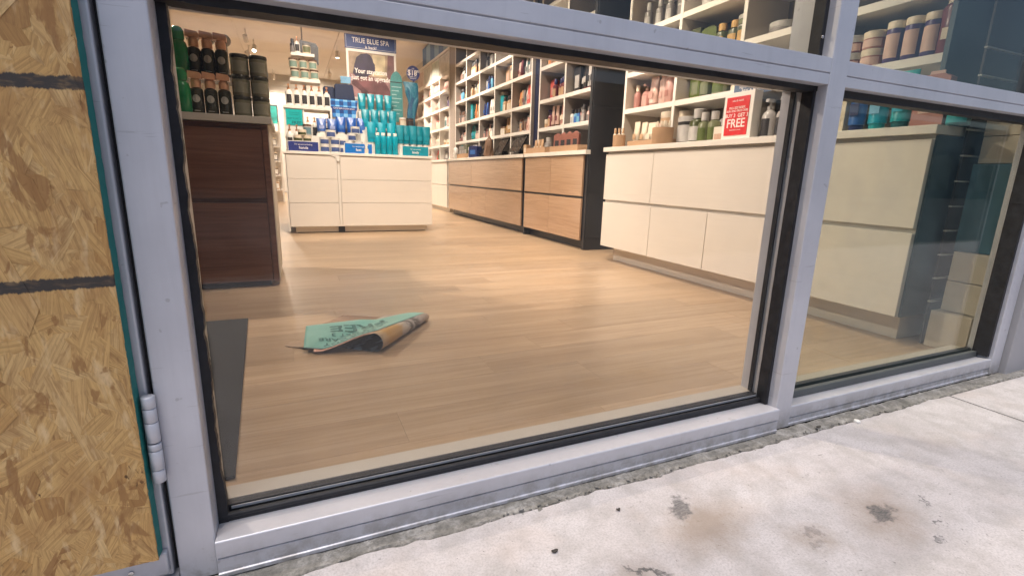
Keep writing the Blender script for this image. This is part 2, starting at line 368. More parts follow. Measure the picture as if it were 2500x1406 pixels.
cp = MB().lathe([(0.0,0.006),(0.007,0.006),(0.0085,0.005),(0.009,0.0),(0.0,0.0)], 20)
tag(obj('bottle_cap', cp.mesh('bottle_cap', smooth=40), WHITEP, loc=(1.521,-0.062,0.001)), 'small round white plastic cap on the sidewalk edge', 'cap')
LEAF = plain((0.07,0.06,0.05), 0.8)
for k, (x,y,s,lab) in enumerate(((0.413,-0.182,0.008,'dark curled leaf scrap lowest on the sidewalk, below the sill middle'),
        (1.372,-0.043,0.010,'dark crumb lying at the foot of the right window sill'),
        (0.60,-0.128,0.007,'tiny dark crumb near the crumbling slab edge'))):
    mb = MB(); pts = [(math.cos(a)*s*random.uniform(0.5,1.1), math.sin(a)*s*random.uniform(0.35,0.7)) for a in [i*math.pi/4 for i in range(8)]]
    mb.prism(pts, 0.0, 0.0015, 2)
    mb.v = [(a,b,c+0.004*abs(a)/s) for a,b,c in mb.v]
    tag(obj('leaf_scrap', mb.mesh('leaf_scrap'), LEAF, loc=(x,y,0.001)), lab, 'leaf', 'scraps on the sidewalk')
# building across the car park (mirrored faintly in the glass)
ob = thing('opposite_building', (5,-22,0), 'long dark blue building across the car park, mirrored in the glass', 'building')
obj('wall', MB().box(-35, 60, -26, -22, -0.14, 5.2), m_wallp('dark_cladding', (0.035,0.055,0.085), 1, 0.8), ob)
obj('roof', MB().box(-35.3, 60.3, -26.2, -21.7, 5.2, 5.5), plain((0.06,0.065,0.07), 0.7), ob)
for k in range(10): obj('window', MB().box(-28+k*9, -23+k*9, -22.02, -21.99, 0.5, 3.2), plain((0.02,0.03,0.05), 0.15), ob)

# ================================================================== SHOPFRONT
# column of the door frame / jamb, transom, mullion, sill: a single glazed frame
sf = thing('shopfront_window', (0.5,0.06,0), 'pale grey aluminium shopfront frame with large glass panes and black gaskets', 'window')
D0, D1, GY = 0.0, 0.13, 0.066
obj('jamb', MB().box(-0.2225,-0.165, D0, D1, -0.004, 1.80), ALU, sf, 0.0025)
obj('mullion', MB().box(1.237, 1.302, D0, D1, -0.004, 1.80), ALU, sf, 0.0025)
obj('jamb', MB().box(2.43, 2.50, D0, 0.085, -0.004, 1.80), ALU, sf, 0.0025)
obj('header', MB().box(-0.165, 1.237, D0+0.001, D1, 1.73, 1.7985), ALU, sf, 0.002)  # unseen header set low to keep sun and sky out of the shop
obj('header', MB().box(1.302, 2.43, D0+0.001, D1, 1.73, 1.7985), ALU, sf, 0.002)
def groove(pts): return pts
def transom(x0, x1, f):
    # two-piece section: reveal groove between upper and lower cover
    pr = [(f,0.942),(f,0.9665),(f+0.004,0.967),(f+0.004,0.9695),(f,0.970),(f,1.004),(D1,1.004),(D1,0.942)]
    obj('transom', MB().prism(pr, x0, x1, 0), ALU, sf, 0.0012)
transom(-0.165, 1.237, 0.0008); transom(1.302, 2.43, 0.004)
def sill(x0, x1, f, top, mid):
    pr = [(f+0.003,-0.003),(f-0.002,-0.003),(f-0.002,0.004),(f+0.001,0.006),(f+0.001,mid-0.002),(f+0.004,mid-0.001),(f+0.004,mid+0.001),(f-0.001,mid+0.002),(f-0.001,top-0.002),(f+0.001,top),(0.050,top-0.006),(0.050,top-0.01),(0.09,top-0.01),(0.09,top+0.012),(D1,top+0.012),(D1,-0.003)]
    obj('sill', MB().prism(list(reversed(pr)), x0, x1, 0), ALU, sf, 0.0008)
sill(-0.1645, 1.2365, -0.011, 0.069, 0.034); sill(1.3025, 2.4295, 0.003, 0.060, 0.022)
def ragged(name, p0, p1, nrm, wid, depth, amp, seed, n=150):
    """black sealant strip from p0 to p1; nrm = direction the ragged edge bulges to; depth along +Y"""
    p0, p1, nrm = Vector(p0), Vector(p1), Vector(nrm); mb = MB(); L = (p1-p0).length
    for i in range(n+1):
        t = i/n; c = p0.lerp(p1, t); s = t*L
        e = wid + amp*(noise.noise(Vector((s*9,seed,0)))+0.6*noise.noise(Vector((s*34,seed,3)))+0.3*noise.noise(Vector((s*110,seed,5))))
        if noise.noise(Vector((s*7,seed+9,0))) > 0.42: e += amp*0.9
        e = max(wid*0.45, e)
        a, b = c, c+nrm*e
        for q in (a, b): mb.v.append(tuple(q))
        for q in (b, a): mb.v.append((q.x, q.y+depth, q.z))
    for i in range(n):
        k = i*4
        for j in range(4): mb.f.append((k+j, k+(j+1)%4, k+4+(j+1)%4, k+4+j))
    mb.f += [(3,2,1,0), (n*4,n*4+1,n*4+2,n*4+3)]
    return obj(name, mb, RUB, sf)
X0, X1 = -0.165, 1.237
# outer gaskets of the main pane
ragged('gasket', (X0,0.047,0.062), (X0,0.047,0.944), (1,0,0), 0.0135, 0.016, 0.0045, 1.3)
ragged('gasket', (X1,0.030,0.066), (X1,0.030,0.944), (-1,0,0), 0.010, 0.033, 0.0006, 2.7)
ragged('gasket', (X0,0.028,0.943), (X1,0.028,0.943), (0,0,-1), 0.013, 0.035, 0.0013, 3.9)
ragged('gasket', (X0,0.049,0.060), (X1,0.049,0.060), (0,0,1), 0.013, 0.014, 0.0015, 5.1)
obj('gasket_rod', MB().rod((X0,0.052,0.074), (X1,0.052,0.074), 0.006, 10), RUB, sf)
obj('glass_edge_glint', MB().box(X0+0.02, X1, 0.0632, 0.0645, 0.078, 0.0835), ALU, sf)  # pale strip drawn for the reflection along the glass edge
# inner gaskets behind the pane
for bx in ((X1-0.006, X1, 0.086,0.099, 0.066,0.942), (X0+0.012, X1-0.008, 0.084,0.091, 0.936,0.9425), (X0, X1, 0.071,0.0895, 0.052,0.083)):
    obj('gasket', MB().box(*bx), RUB, sf, 0.001)
WARMLIT = m_wallp('warm_lit_trim', (0.50,0.44,0.37), 9, 0.5)  # beige puts the shop's warm light into the inner frame's colour
obj('inner_stop', MB().box(X0, X0+0.0085, 0.071, 0.10, 0.075, 0.9415), WARMLIT, sf, 0.001)
obj('inner_sill', MB().box(X0, X1, 0.0905, 0.1335, 0.0795, 0.083), WARMLIT, sf)
obj('inner_sill', MB().box(1.303, 2.429, 0.0905, 0.1335, 0.0725, 0.0745), WARMLIT, sf)
obj('glass_pane', MB().box(X0-0.004, X1+0.004, GY-0.003, GY+0.003, 0.055, 0.947), GLASS, sf)
# right pane
X2, X3 = 1.302, 2.43
ragged('gasket', (X2,0.030,0.943), (X3,0.030,0.943), (0,0,-1), 0.020, 0.033, 0.0006, 6.1)
ragged('gasket', (X3,0.012,0.066), (X3,0.012,0.944), (-1,0,0), 0.013, 0.050, 0.0006, 7.7)
obj('gasket', MB().box(X2, X3, 0.046, 0.062, 0.055, 0.078), plain((0.09,0.10,0.10), 0.5), sf, 0.002)
obj('gasket', MB().box(X2, X3, 0.071, 0.089, 0.052, 0.082), RUB, sf, 0.001)
obj('glass_pane', MB().box(X2-0.004, X3+0.004, GY-0.003, GY+0.003, 0.05, 0.947), GLASST, sf)
# upper panes
for (a, b) in ((X0,X1), (X2,X3)):
    obj('glass_pane', MB().box(a-0.004, b+0.004, GY-0.003, GY+0.003, 1.0, 1.734), GLASSU if a < 0 else GLASST, sf)
    obj('gasket', MB().box(a, b, 0.050, 0.062, 1.0, 1.0135), RUB, sf, 0.001)
    obj('gasket', MB().box(b-0.013, b, 0.030, 0.062, 1.0135, 1.73), RUB, sf, 0.001)
    obj('gasket', MB().box(a, a+0.010, 0.048, 0.062, 1.0135, 1.73), RUB, sf, 0.001)
scr = MB().lathe([(0.0,0.0),(0.004,0.0),(0.004,0.002),(0.0,0.003)], 12).mesh('screw', smooth=30)
for (x, y, z) in ((1.2365-0.012, 0.028, 1.055),):
    o = obj('screw', scr, plain((0.7,0.7,0.72), 0.25, 1.0)); o.parent = sf; o.location = Vector((x,y,z))-wloc(sf); o.rotation_euler = (R(90),0,0)
# wall beside the glazing; unseen wall above reaches low to block sun and sky
WST = m_wallp('stucco_wall', (0.42,0.41,0.42), 3, 0.9)
fa = bpy.data.objects.new('facade_wall', None); COL.objects.link(fa); fa['kind'] = 'structure'
obj('wall_panel', MB().box(-6, 9, 0.0, 0.25, 1.805, 4.2), WST, fa)
obj('wall_panel', MB().box(2.505, 9, -0.02, 0.09, -0.02, 1.80), WST, fa, 0.004)
obj('wall_panel', MB().box(-6, -1.30, 0.0, 0.25, -0.02, 1.80), WST, fa)

# boarded door at the left
dr = thing('shop_door', (-0.7,0.06,0), 'aluminium shop door behind the boarding, hinged to the pale frame', 'door')
obj('stile', MB().box(-0.32,-0.2305, 0.001, 0.05, 0.018, 1.795), ALU, dr, 0.003)
obj('stile', MB().box(-1.22,-1.13, 0.001, 0.05, 0.018, 1.795), ALU, dr, 0.003)
obj('bottom_rail', MB().box(-1.13,-0.32, 0.002, 0.05, 0.018, 0.25), ALU, dr, 0.003)
obj('bottom_rail_cover', MB().box(-1.20,-0.2335, -0.012, 0.001, 0.030, 0.072), ALU, dr, 0.003)
obj('top_rail', MB().box(-1.13,-0.32, 0.002, 0.05, 1.7, 1.795), ALU, dr, 0.003)
obj('glass_pane', MB().box(-1.13,-0.32, 0.022, 0.028, 0.25, 1.7), GLASS, dr)
obj('threshold', MB().box(-1.24,-0.2235, -0.004, 0.09, -0.004, 0.014), ALU, dr, 0.003)
obj('gap_seal', MB().box(-0.2300,-0.2228, 0.020, 0.05, 0.0, 1.80), RUB, dr)
o = obj('screw', scr, plain((0.4,0.4,0.42), 0.35, 1.0)); o.parent = dr; o.location = Vector((-0.284,-0.0125,0.050))-wloc(dr); o.rotation_euler = (R(90),0,0)
hg = thing('door_hinge', (-0.2275,-0.011,0.205), 'small silver barrel hinge bridging the boarded door and the frame', 'hinge')
HM = m_alu(); HM.name = 'hinge_paint'
for (a, b, r) in ((0.0,0.022,0.0090), (0.0224,0.056,0.0092), (0.0564,0.068,0.0092), (0.0704,0.104,0.0092), (0.1044,0.128,0.0090), (0.1284,0.148,0.0093)):
    obj('knuckle', MB().lathe([(r-0.0012,a),(r,a+0.001),(r,b-0.001),(r-0.0012,b)], 24).mesh('knuckle', smooth=50), HM, hg)
obj('pin', MB().lathe([(0.0055,0.001),(0.0055,0.147)], 16).mesh('pin', smooth=50), BLACKM, hg)
# strand board
bd = thing('strand_board_panel', (-0.62,-0.017,0.08), 'rough tan strand board with two black marker stripes and teal painted edge', 'board')
BX0, BX1, BZ0, BZ1, BF = -1.15, -0.2405, 0.0745, 1.95, -0.0285
obj('board_core', MB().box(BX0+0.001, BX1-0.0015, BF+0.0015, -0.0035, BZ0+0.001, BZ1), OSB, bd)
ed = MB(); n = 260
for i in range(n+1):
    z = BZ0+(BZ1-BZ0)*i/n; j = 0.0012*noise.noise(Vector((z*60,0,0)))+0.0008*noise.noise(Vector((z*190,1,0)))
    ed.v += [(BX1+j, BF+0.0005+0.001*noise.noise(Vector((z*80,5,0))), z), (BX1+0.0008+0.5*j, -0.004, z), (BX1-0.003, -0.004, z), (BX1-0.003, BF+0.0012, z)]
for i in range(n):
    for j in range(4): ed.f.append((i*4+j, i*4+4+j, i*4+4+(j+1)%4, i*4+(j+1)%4))
obj('painted_edge', ed, TEAL_EDGE, bd)
fl = bmesh.new(); uvl = fl.loops.layers.uv.new('UVMap')
rr = random.Random(11)
def flake(x, z, L, wd, ang, y):
    n = rr.choice((6,7,8)); pts = []
    for i in range(n):
        a = 2*math.pi*(i+rr.uniform(-0.25,0.25))/n
        u = math.copysign(abs(math.cos(a))**0.45, math.cos(a))*L/2*rr.uniform(0.82,1.05); v = math.copysign(abs(math.sin(a))**0.55, math.sin(a))*wd/2*rr.uniform(0.75,1.1)
        pts.append((u,v))
    ca, sa = math.cos(ang), math.sin(ang); tx, tz = rr.uniform(-0.006,0.006), rr.uniform(-0.02,0.02)
    tp, bt = [], []
    for u, v in pts:
        px = min(BX1-0.0002+rr.uniform(-0.0012,0.0006), max(BX0, x+u*ca-v*sa)); pz = max(BZ0+rr.uniform(-0.0005,0.001), min(BZ1, z+u*sa+v*ca))
        yy = y+tx*u+tz*v
        tp.append(fl.verts.new((px+0.62, yy+0.017, pz-0.08)))
        bt.append(fl.verts.new((px+0.62, yy+0.0006+0.017, pz-0.08)))
    try: f = fl.faces.new(tp)
    except ValueError: return
    if f.normal.y > 0: f.normal_flip()
    for lp in f.loops:
        i = tp.index(lp.vert); lp[uvl].uv = pts[i]
    for i in range(n):
        q = fl.faces.new((tp[i], tp[(i+1)%n], bt[(i+1)%n], bt[i]))
        for lp in q.loops:
            k = tp.index(lp.vert) if lp.vert in tp else bt.index(lp.vert); lp[uvl].uv = pts[k]
for k in range(3600):
    dense = k < 2300
    x = rr.uniform(-0.56, BX1+0.004) if dense else rr.uniform(BX0, BX1)
    z = rr.uniform(0.05, 1.02) if dense else rr.uniform(BZ0, BZ1)
    ang = rr.gauss(math.pi/2, 0.45) if rr.random() < 0.78 else rr.uniform(0, math.pi)
    L = rr.uniform(0.08, 0.20)*(0.4 if rr.random() < 0.3 else 1)
    flake(x, z, L, rr.uniform(0.010,0.070), ang, BF+0.0014-0.0015*(k % 2300)/2300-rr.uniform(0,0.0004))
bmesh.ops.recalc_face_normals(fl, faces=fl.faces)
fm = bpy.data.meshes.new('strand'); fl.to_mesh(fm); fl.free()
fo = obj('strand', fm, OSB, bd); fo['kind'] = 'stuff'

# ================================================================== SHOP SHELL
FLY0, FLY1 = 0.13, 16.0
fb = bpy.data.objects.new('floor', None); COL.objects.link(fb); fb['kind'] = 'structure'
obj('subfloor', MB().box(-5, 3.2, FLY0+0.001, FLY1, -0.10, -0.006), plain((0.10,0.07,0.05), 0.8), fb)
PW, PL = 0.178, 1.22
plank_me = MB().box(-PL/2+0.0003, PL/2-0.0003, -PW/2+0.0003, PW/2-0.0003, -0.006, 0.0).mesh('plank'); plank_me.materials.append(PLANK)
def plank_row(j, y0, y1):
    off = [0.0, 0.47, 0.83, 0.21, 1.02, 0.62][j % 6] + 0.13*((j*7) % 3)
    x = -1.6 - off
    if y0 > 3.5: x = -1.0-off
    while x < 3.16:
        a, b = max(x, -3.2), min(x+PL, 3.16)
        if b-a > 0.05:
            full = abs((b-a)-PL) < 1e-6 and abs((y1-y0)-PW) < 1e-6
            if full: o = obj('plank', plank_me, None, fb, loc=((a+b)/2, (y0+y1)/2, 0))
            else: o = obj('plank', MB().box(a-(a+b)/2+0.0006, b-(a+b)/2-0.0006, (y0-y1)/2+0.0006, (y1-y0)/2-0.0006, -0.006, 0.0).mesh('plank'), PLANK, fb, loc=((a+b)/2, (y0+y1)/2, 0))
        x += PL
y = FLY0+0.002; j = 0
while y < 9.0:
    plank_row(j, y, y+PW); y += PW; j += 1
obj('plank_field', MB().box(-5, 3.16, y+0.001, FLY1, -0.006, 0.0), PLANK, fb)
wl_ = struct('wall_back', MB().box(-5.2, 3.4, 16.0, 16.2, -0.1, 3.6), WALLM)
for k in range(20):
    obj('board', MB().box(-4.0, 3.1, 15.975, 15.999, 0.02+k*0.17, 0.185+k*0.17), WALLM, wl_, 0.004)
wr = struct('wall_right', MB().box(3.16, 3.4, 0.26, 16.0, -0.1, 3.6), WALLM)
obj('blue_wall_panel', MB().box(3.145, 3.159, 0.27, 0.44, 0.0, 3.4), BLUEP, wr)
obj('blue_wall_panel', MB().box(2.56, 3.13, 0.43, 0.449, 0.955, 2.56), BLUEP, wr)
struct('wall_left', MB().box(-5.2,-5.0, 0.26, 16.0, -0.1, 3.6), WALLM)
ce = struct('ceiling', MB().box(-5.2, 3.4, 0.26, 16.2, 3.42, 3.6), CEIL)
for i in range(3):
    for k in range(9):
        obj('ceiling_panel', MB().box(-2.75+i*1.9+0.004, -0.85+i*1.9-0.004, 7.0+k*1.0+0.003, 8.0+k*1.0-0.003, 3.40, 3.419), CEIL, ce)

# ------------------------------------------------------------------ ceiling spotlights
LAMPM = m_emit((1.0,0.90,0.76), 14.0)
HEADM = plain((0.72,0.68,0.62), 0.4)
def track_light(x, y, tgt, watt, label, cone=75, blend=0.6, z=3.20, col=(1.0,0.82,0.68)):
    t = thing('track_light', (x,y,3.40), label, 'spotlight', 'ceiling spotlights')
    p = Vector((x,y,z)); d = (Vector(tgt)-p).normalized()
    obj('stem', MB().rod((x,y,3.40), (x,y,z+0.02), 0.010), HEADM, t)
    mb = MB(); mb.rod(p-d*0.09, p+d*0.045, 0.045, 18); obj('lamp_head', mb, HEADM, t)
    mb = MB(); mb.rod(p+d*0.046, p+d*0.050, 0.036, 18); obj('lens', mb, LAMPM, t)
    ld = bpy.data.lights.new('spot', 'SPOT'); ld.energy = watt; ld.spot_size = R(cone); ld.spot_blend = blend; ld.shadow_soft_size = 0.05; ld.color = col
    lo = bpy.data.objects.new('spot', ld); COL.objects.link(lo); lo.parent = t; lo.location = (p+d*0.07)-Vector((x,y,3.40))
    lo.rotation_euler = (-d).to_track_quat('Z','Y').to_euler()
WK = 1.45
spots = [
 (1.35,1.9,(2.5,1.9,0.5),120,'ceiling spotlight just inside the window aimed at the cream shelving',85),
 (1.4,3.1,(2.6,3.0,0.6),100,'ceiling spotlight above the open floor aimed at the dark end panel',80),
 (1.65,4.3,(2.7,4.2,1.0),105,'ceiling spotlight aimed at the two-bay shelving over oak drawers',80),
 (1.65,5.8,(2.75,5.8,1.1),130,'ceiling spotlight aimed at the middle oak shelving bays',80),
 (1.65,7.3,(2.75,7.3,1.1),190,'ceiling spotlight aimed at the far oak shelving bays',80),
 (1.6,9.4,(2.75,9.5,1.2),280,'ceiling spotlight aimed at the far white shelving bays',85),
 (0.3,3.3,(0.45,5.3,1.2),190,'ceiling spotlight aimed at the white bottles on the island',60),
 (1.2,3.2,(1.0,5.2,1.0),100,'ceiling spotlight aimed at the teal tubes on the island',60),
 (-1.9,3.9,(0.9,2.7,0.0),230,'ceiling spotlight left of the dark cabinet throwing its shadow',80),
 (0.8,2.4,(1.0,3.1,0.0),90,'ceiling spotlight pooling light on the open plank floor',75),
 (0.5,1.0,(0.6,1.0,0.0),66,'added ceiling spotlight right behind the window over the flyers',100),  # unseen lamp added to brighten the floor near the window
 (0.2,7.0,(0.2,8.4,0.0),170,'ceiling spotlight behind the island over the aisle',95),
 (-0.67,11.0,(-0.4,13.0,1.0),220,'nearest bare bright ceiling spotlight above the stacked dark jars',100),
 (-0.57,11.8,(-0.9,10.0,0.4),170,'middle of three bright ceiling spotlights above the stacked dark jars',90),
 (-0.72,12.5,(0.6,12.0,0.4),170,'hindmost of three bright ceiling spotlights above the stacked dark jars',90),
 (-2.3,9.5,(-1.2,10.5,0.0),190,'added ceiling spotlight left of the far rack, hidden by the dark bottles',110),  # this and the next three lamps are added to brighten ceiling and back
 (1.1,11.5,(1.0,12.0,0.0),210,'added ceiling spotlight behind the tall poster over the far aisle',110),
 (-2.3,13.5,(-1.5,14.5,0.5),230,'added hindmost left ceiling spotlight near the back wall',110),
 (1.1,14.2,(0.8,15.9,1.4),230,'added hindmost right ceiling spotlight washing the back wall',110),
 (-0.30,15.2,(-0.3,15.9,2.0),60,'small bright ceiling spotlight low over the back wall',100),
]
for (x,y,t_,wt,lab,cn) in spots: track_light(x, y, t_, wt*WK, lab, cn)

# ================================================================== CABINETS AND SHELVING ON THE RIGHT WALL
def doors(t, X, rects, m, th=0.02, name='drawer_front'):
    for (y0,y1,z0,z1) in rects: obj(name, MB().box(X, X+th, y0+0.0022, y1-0.0022, z0, z1), m, t, 0.0015)
# D: cream run beside the window
cd = thing('cream_drawer_cabinet', (2.8,1.5,0), 'long cream laminate drawer cabinet running along the right wall to the window', 'cabinet')
obj('carcass', MB().box(2.462, 3.14, 0.362, 2.718, 0.125, 0.914), LAM, cd)
doors(cd, 2.44, [(2.108,2.72,0.524,0.896),(0.95,2.108,0.524,0.896),(0.36,0.95,0.524,0.896),(2.09,2.72,0.128,0.502),(1.53,2.09,0.128,0.502),(0.95,1.53,0.128,0.502),(0.36,0.95,0.128,0.502)], LAM)
obj('countertop', MB().box(2.425, 3.14, 0.345, 2.745, 0.916, 0.952), SHELF, cd, 0.002)
obj('plinth', MB().box(2.56, 3.13, 0.40, 2.68, 0.0, 0.124), LAM, cd)
obj('shaded_end_panel', MB().box(2.463, 3.135, 0.352, 0.3615, 0.126, 0.913), BLUEP, cd)  # blue darkens the cabinet's sunlit end: shade put into the colour
def shelving(name, label, ys, zs, top, X0=2.75, X1=3.13, z0=0.953, thick=0.04, vt=0.028, back=TAUPE, m=SHELF, side=None):
    t = thing(name, (2.95,(ys[0]+ys[-1])/2,z0), label, 'shelving')
    for k, yv in enumerate(ys):
        u_ = obj('upright', MB().box(X0+0.004, X1, yv-vt/2, yv+vt/2, z0, top), side or m, t)
        obj('edge_strip', MB().box(X0, X0+0.0038, yv-vt/2, yv+vt/2, z0, top), m, u_)
    for k in range(len(ys)-1):
        for zt in zs: obj('shelf', MB().box(X0+0.002, X1-0.008, ys[k]+vt/2+0.0005, ys[k+1]-vt/2-0.0005, zt-thick, zt), m, t, 0.001)
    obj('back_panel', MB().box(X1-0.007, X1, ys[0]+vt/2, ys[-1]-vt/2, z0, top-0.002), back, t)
    obj('top_board', MB().box(X0-0.004, X1+0.004, ys[0]-vt/2-0.004, ys[-1]+vt/2+0.004, top+0.001, top+0.04), m, t)
    return t
DY = [0.47, 1.10, 1.71, 2.31, 2.945]; DZ = [1.30, 1.60, 1.92, 2.24]
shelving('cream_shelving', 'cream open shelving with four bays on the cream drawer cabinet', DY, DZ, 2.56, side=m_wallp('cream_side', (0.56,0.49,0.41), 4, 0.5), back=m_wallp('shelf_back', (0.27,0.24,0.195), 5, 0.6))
# graphite end panel between the runs
ep = thing('graphite_end_panel', (2.86,3.22,0), 'tall near-black end panel standing between oak drawers and cream cabinet', 'panel')
obj('panel', MB().box(2.585, 3.155, 3.225, 3.262, 0.0, 2.95), GRAPH, ep, 0.004)
obj('panel_board', MB().box(2.60, 3.14, 3.216, 3.2245, 0.12, 1.35), GRAPH, ep, 0.002)
obj('panel_board', MB().box(2.60, 3.14, 3.216, 3.2245, 1.353, 2.93), GRAPH, ep, 0.002)
# C and B oak runs
def oak_run(label, y0, y1, ups, los):
    t = thing('oak_drawer_cabinet', (2.85,(y0+y1)/2,0), label, 'cabinet')
    obj('carcass', MB().box(2.582, 3.14, y0+0.004, y1-0.004, 0.092, 0.914), DARKM, t)
    e = [y0]+ups+[y1]; doors(t, 2.56, [(e[i],e[i+1],0.523,0.908) for i in range(len(e)-1)], OAK)
    e = [y0]+los+[y1]; doors(t, 2.56, [(e[i],e[i+1],0.094,0.500) for i in range(len(e)-1)], OAK)
    obj('plinth', MB().box(2.655, 3.13, y0+0.002, y1-0.002, 0.0, 0.0915), GRAPH, t)
    obj('countertop', MB().box(2.545, 3.14, y0-0.055, y1+0.015, 0.917, 0.957), SHELF, t, 0.002)
oak_run('short oak drawer cabinet with tall doors next to the near-black end panel', 3.272, 4.575, [3.93], [3.94])
oak_run('long oak drawer cabinet running back past the white island', 4.67, 7.79, [6.55], [5.92,6.55])
po = thing('graphite_post', (2.75,4.62,0), 'narrow near-black post between the two oak drawer cabinets', 'post')
obj('post', MB().box(2.572, 3.13, 4.578, 4.612, 0.0, 0.915), GRAPH, po)
CY = [3.40, 4.04, 4.645]; ZS = [1.26, 1.575, 1.94, 2.26, 2.57]
shelving('white_shelving', 'white open shelving with two bays beside the near-black end panel', CY, ZS, 2.90, z0=0.958, side=SHADESIDE, back=m_wallp('shelf_back', (0.11,0.10,0.095), 5, 0.6))
BY = [4.875, 5.475, 6.10, 6.735, 7.385, 7.99]
shelving('white_shelving', 'white open shelving with five bays above the long oak drawers', BY, ZS, 2.90, z0=0.958, side=SHADESIDE, back=m_wallp('shelf_back', (0.15,0.125,0.105), 5, 0.6))
npst = thing('navy_divider', (2.9,4.76,0.96), 'narrow navy upright strip between the two white shelving units', 'panel')
obj('strip', MB().box(2.79, 3.13, 4.665, 4.855, 0.960, 2.94), plain((0.012,0.018,0.055), 0.4), npst)
tp = thing('taupe_filler_panel', (2.9,8.19,0), 'plain taupe filler panel between oak shelving and far white shelving', 'panel')
obj('panel', MB().box(2.76, 3.13, 8.012, 8.365, 0.0, 3.0), TAUPE, tp)
AY = [8.39, 9.05, 9.70, 10.32, 10.92, 11.52]
shelving('white_shelving', 'far white open shelving with five bays behind the island', AY, [1.25,1.57,1.93,2.25,2.53], 2.90, z0=0.958, back=m_wallp('shelf_back', (0.60,0.53,0.46), 5, 0.6))
ac = thing('white_base_cabinet', (2.85,9.9,0), 'far white base cabinet below the far white shelving', 'cabinet')
obj('carcass', MB().box(2.622, 3.14, 8.02, 11.6, 0.08, 0.914), LAM, ac)
doors(ac, 2.60, [(8.02,9.05,0.50,0.91),(9.05,10.3,0.50,0.91),(10.3,11.6,0.50,0.91),(8.02,9.05,0.085,0.49),(9.05,10.3,0.085,0.49),(10.3,11.6,0.085,0.49)], LAM)
obj('countertop', MB().box(2.585, 3.14, 8.0, 11.62, 0.917, 0.957), SHELF, ac)
obj('plinth', MB().box(2.66, 3.13, 8.05, 11.6, 0.0, 0.079), SHELF, ac)
bn = thing('striped_banner', (2.8,9.6,2.95), 'blue and pale striped banner panel on top of the far shelving', 'banner')
for k in range(6):
    obj('stripe', MB().box(2.80, 2.82, 8.6+k*0.33, 8.6+(k+1)*0.33-0.001, 2.945, 3.34), plain((0.09,0.17,0.34) if k % 2 else (0.26,0.38,0.52), 0.6), bn)
for k in range(4):
    fr = thing('framed_print', (2.765,AY[k]+0.33,2.531), ['pale abstract framed print, nearest of four atop the far shelving','pale leafy framed print, second of four atop the far shelving','misty framed print, third of four atop the far shelving','pinkish framed print, hindmost of four atop the far shelving'][k], 'print', 'framed prints on the far shelving')
    c = [(0.60,0.57,0.50),(0.50,0.55,0.48),(0.56,0.57,0.52),(0.60,0.46,0.40)][k]
    t = NT('pale_print'); nn = t.noise(t.coord(), 5, 5, 0.6, 1.5); t.set(t.ramp(nn, [(0.35,[x*0.72 for x in c]),(0.6,c)]), 0.4)
    obj('frame', MB().box(2.764, 2.784, AY[k]+0.02, AY[k+1]-0.02, 2.532, 2.885), SHELF, fr)
    obj('picture', MB().box(2.759, 2.7635, AY[k]+0.05, AY[k+1]-0.05, 2.57, 2.86), t.m, fr)

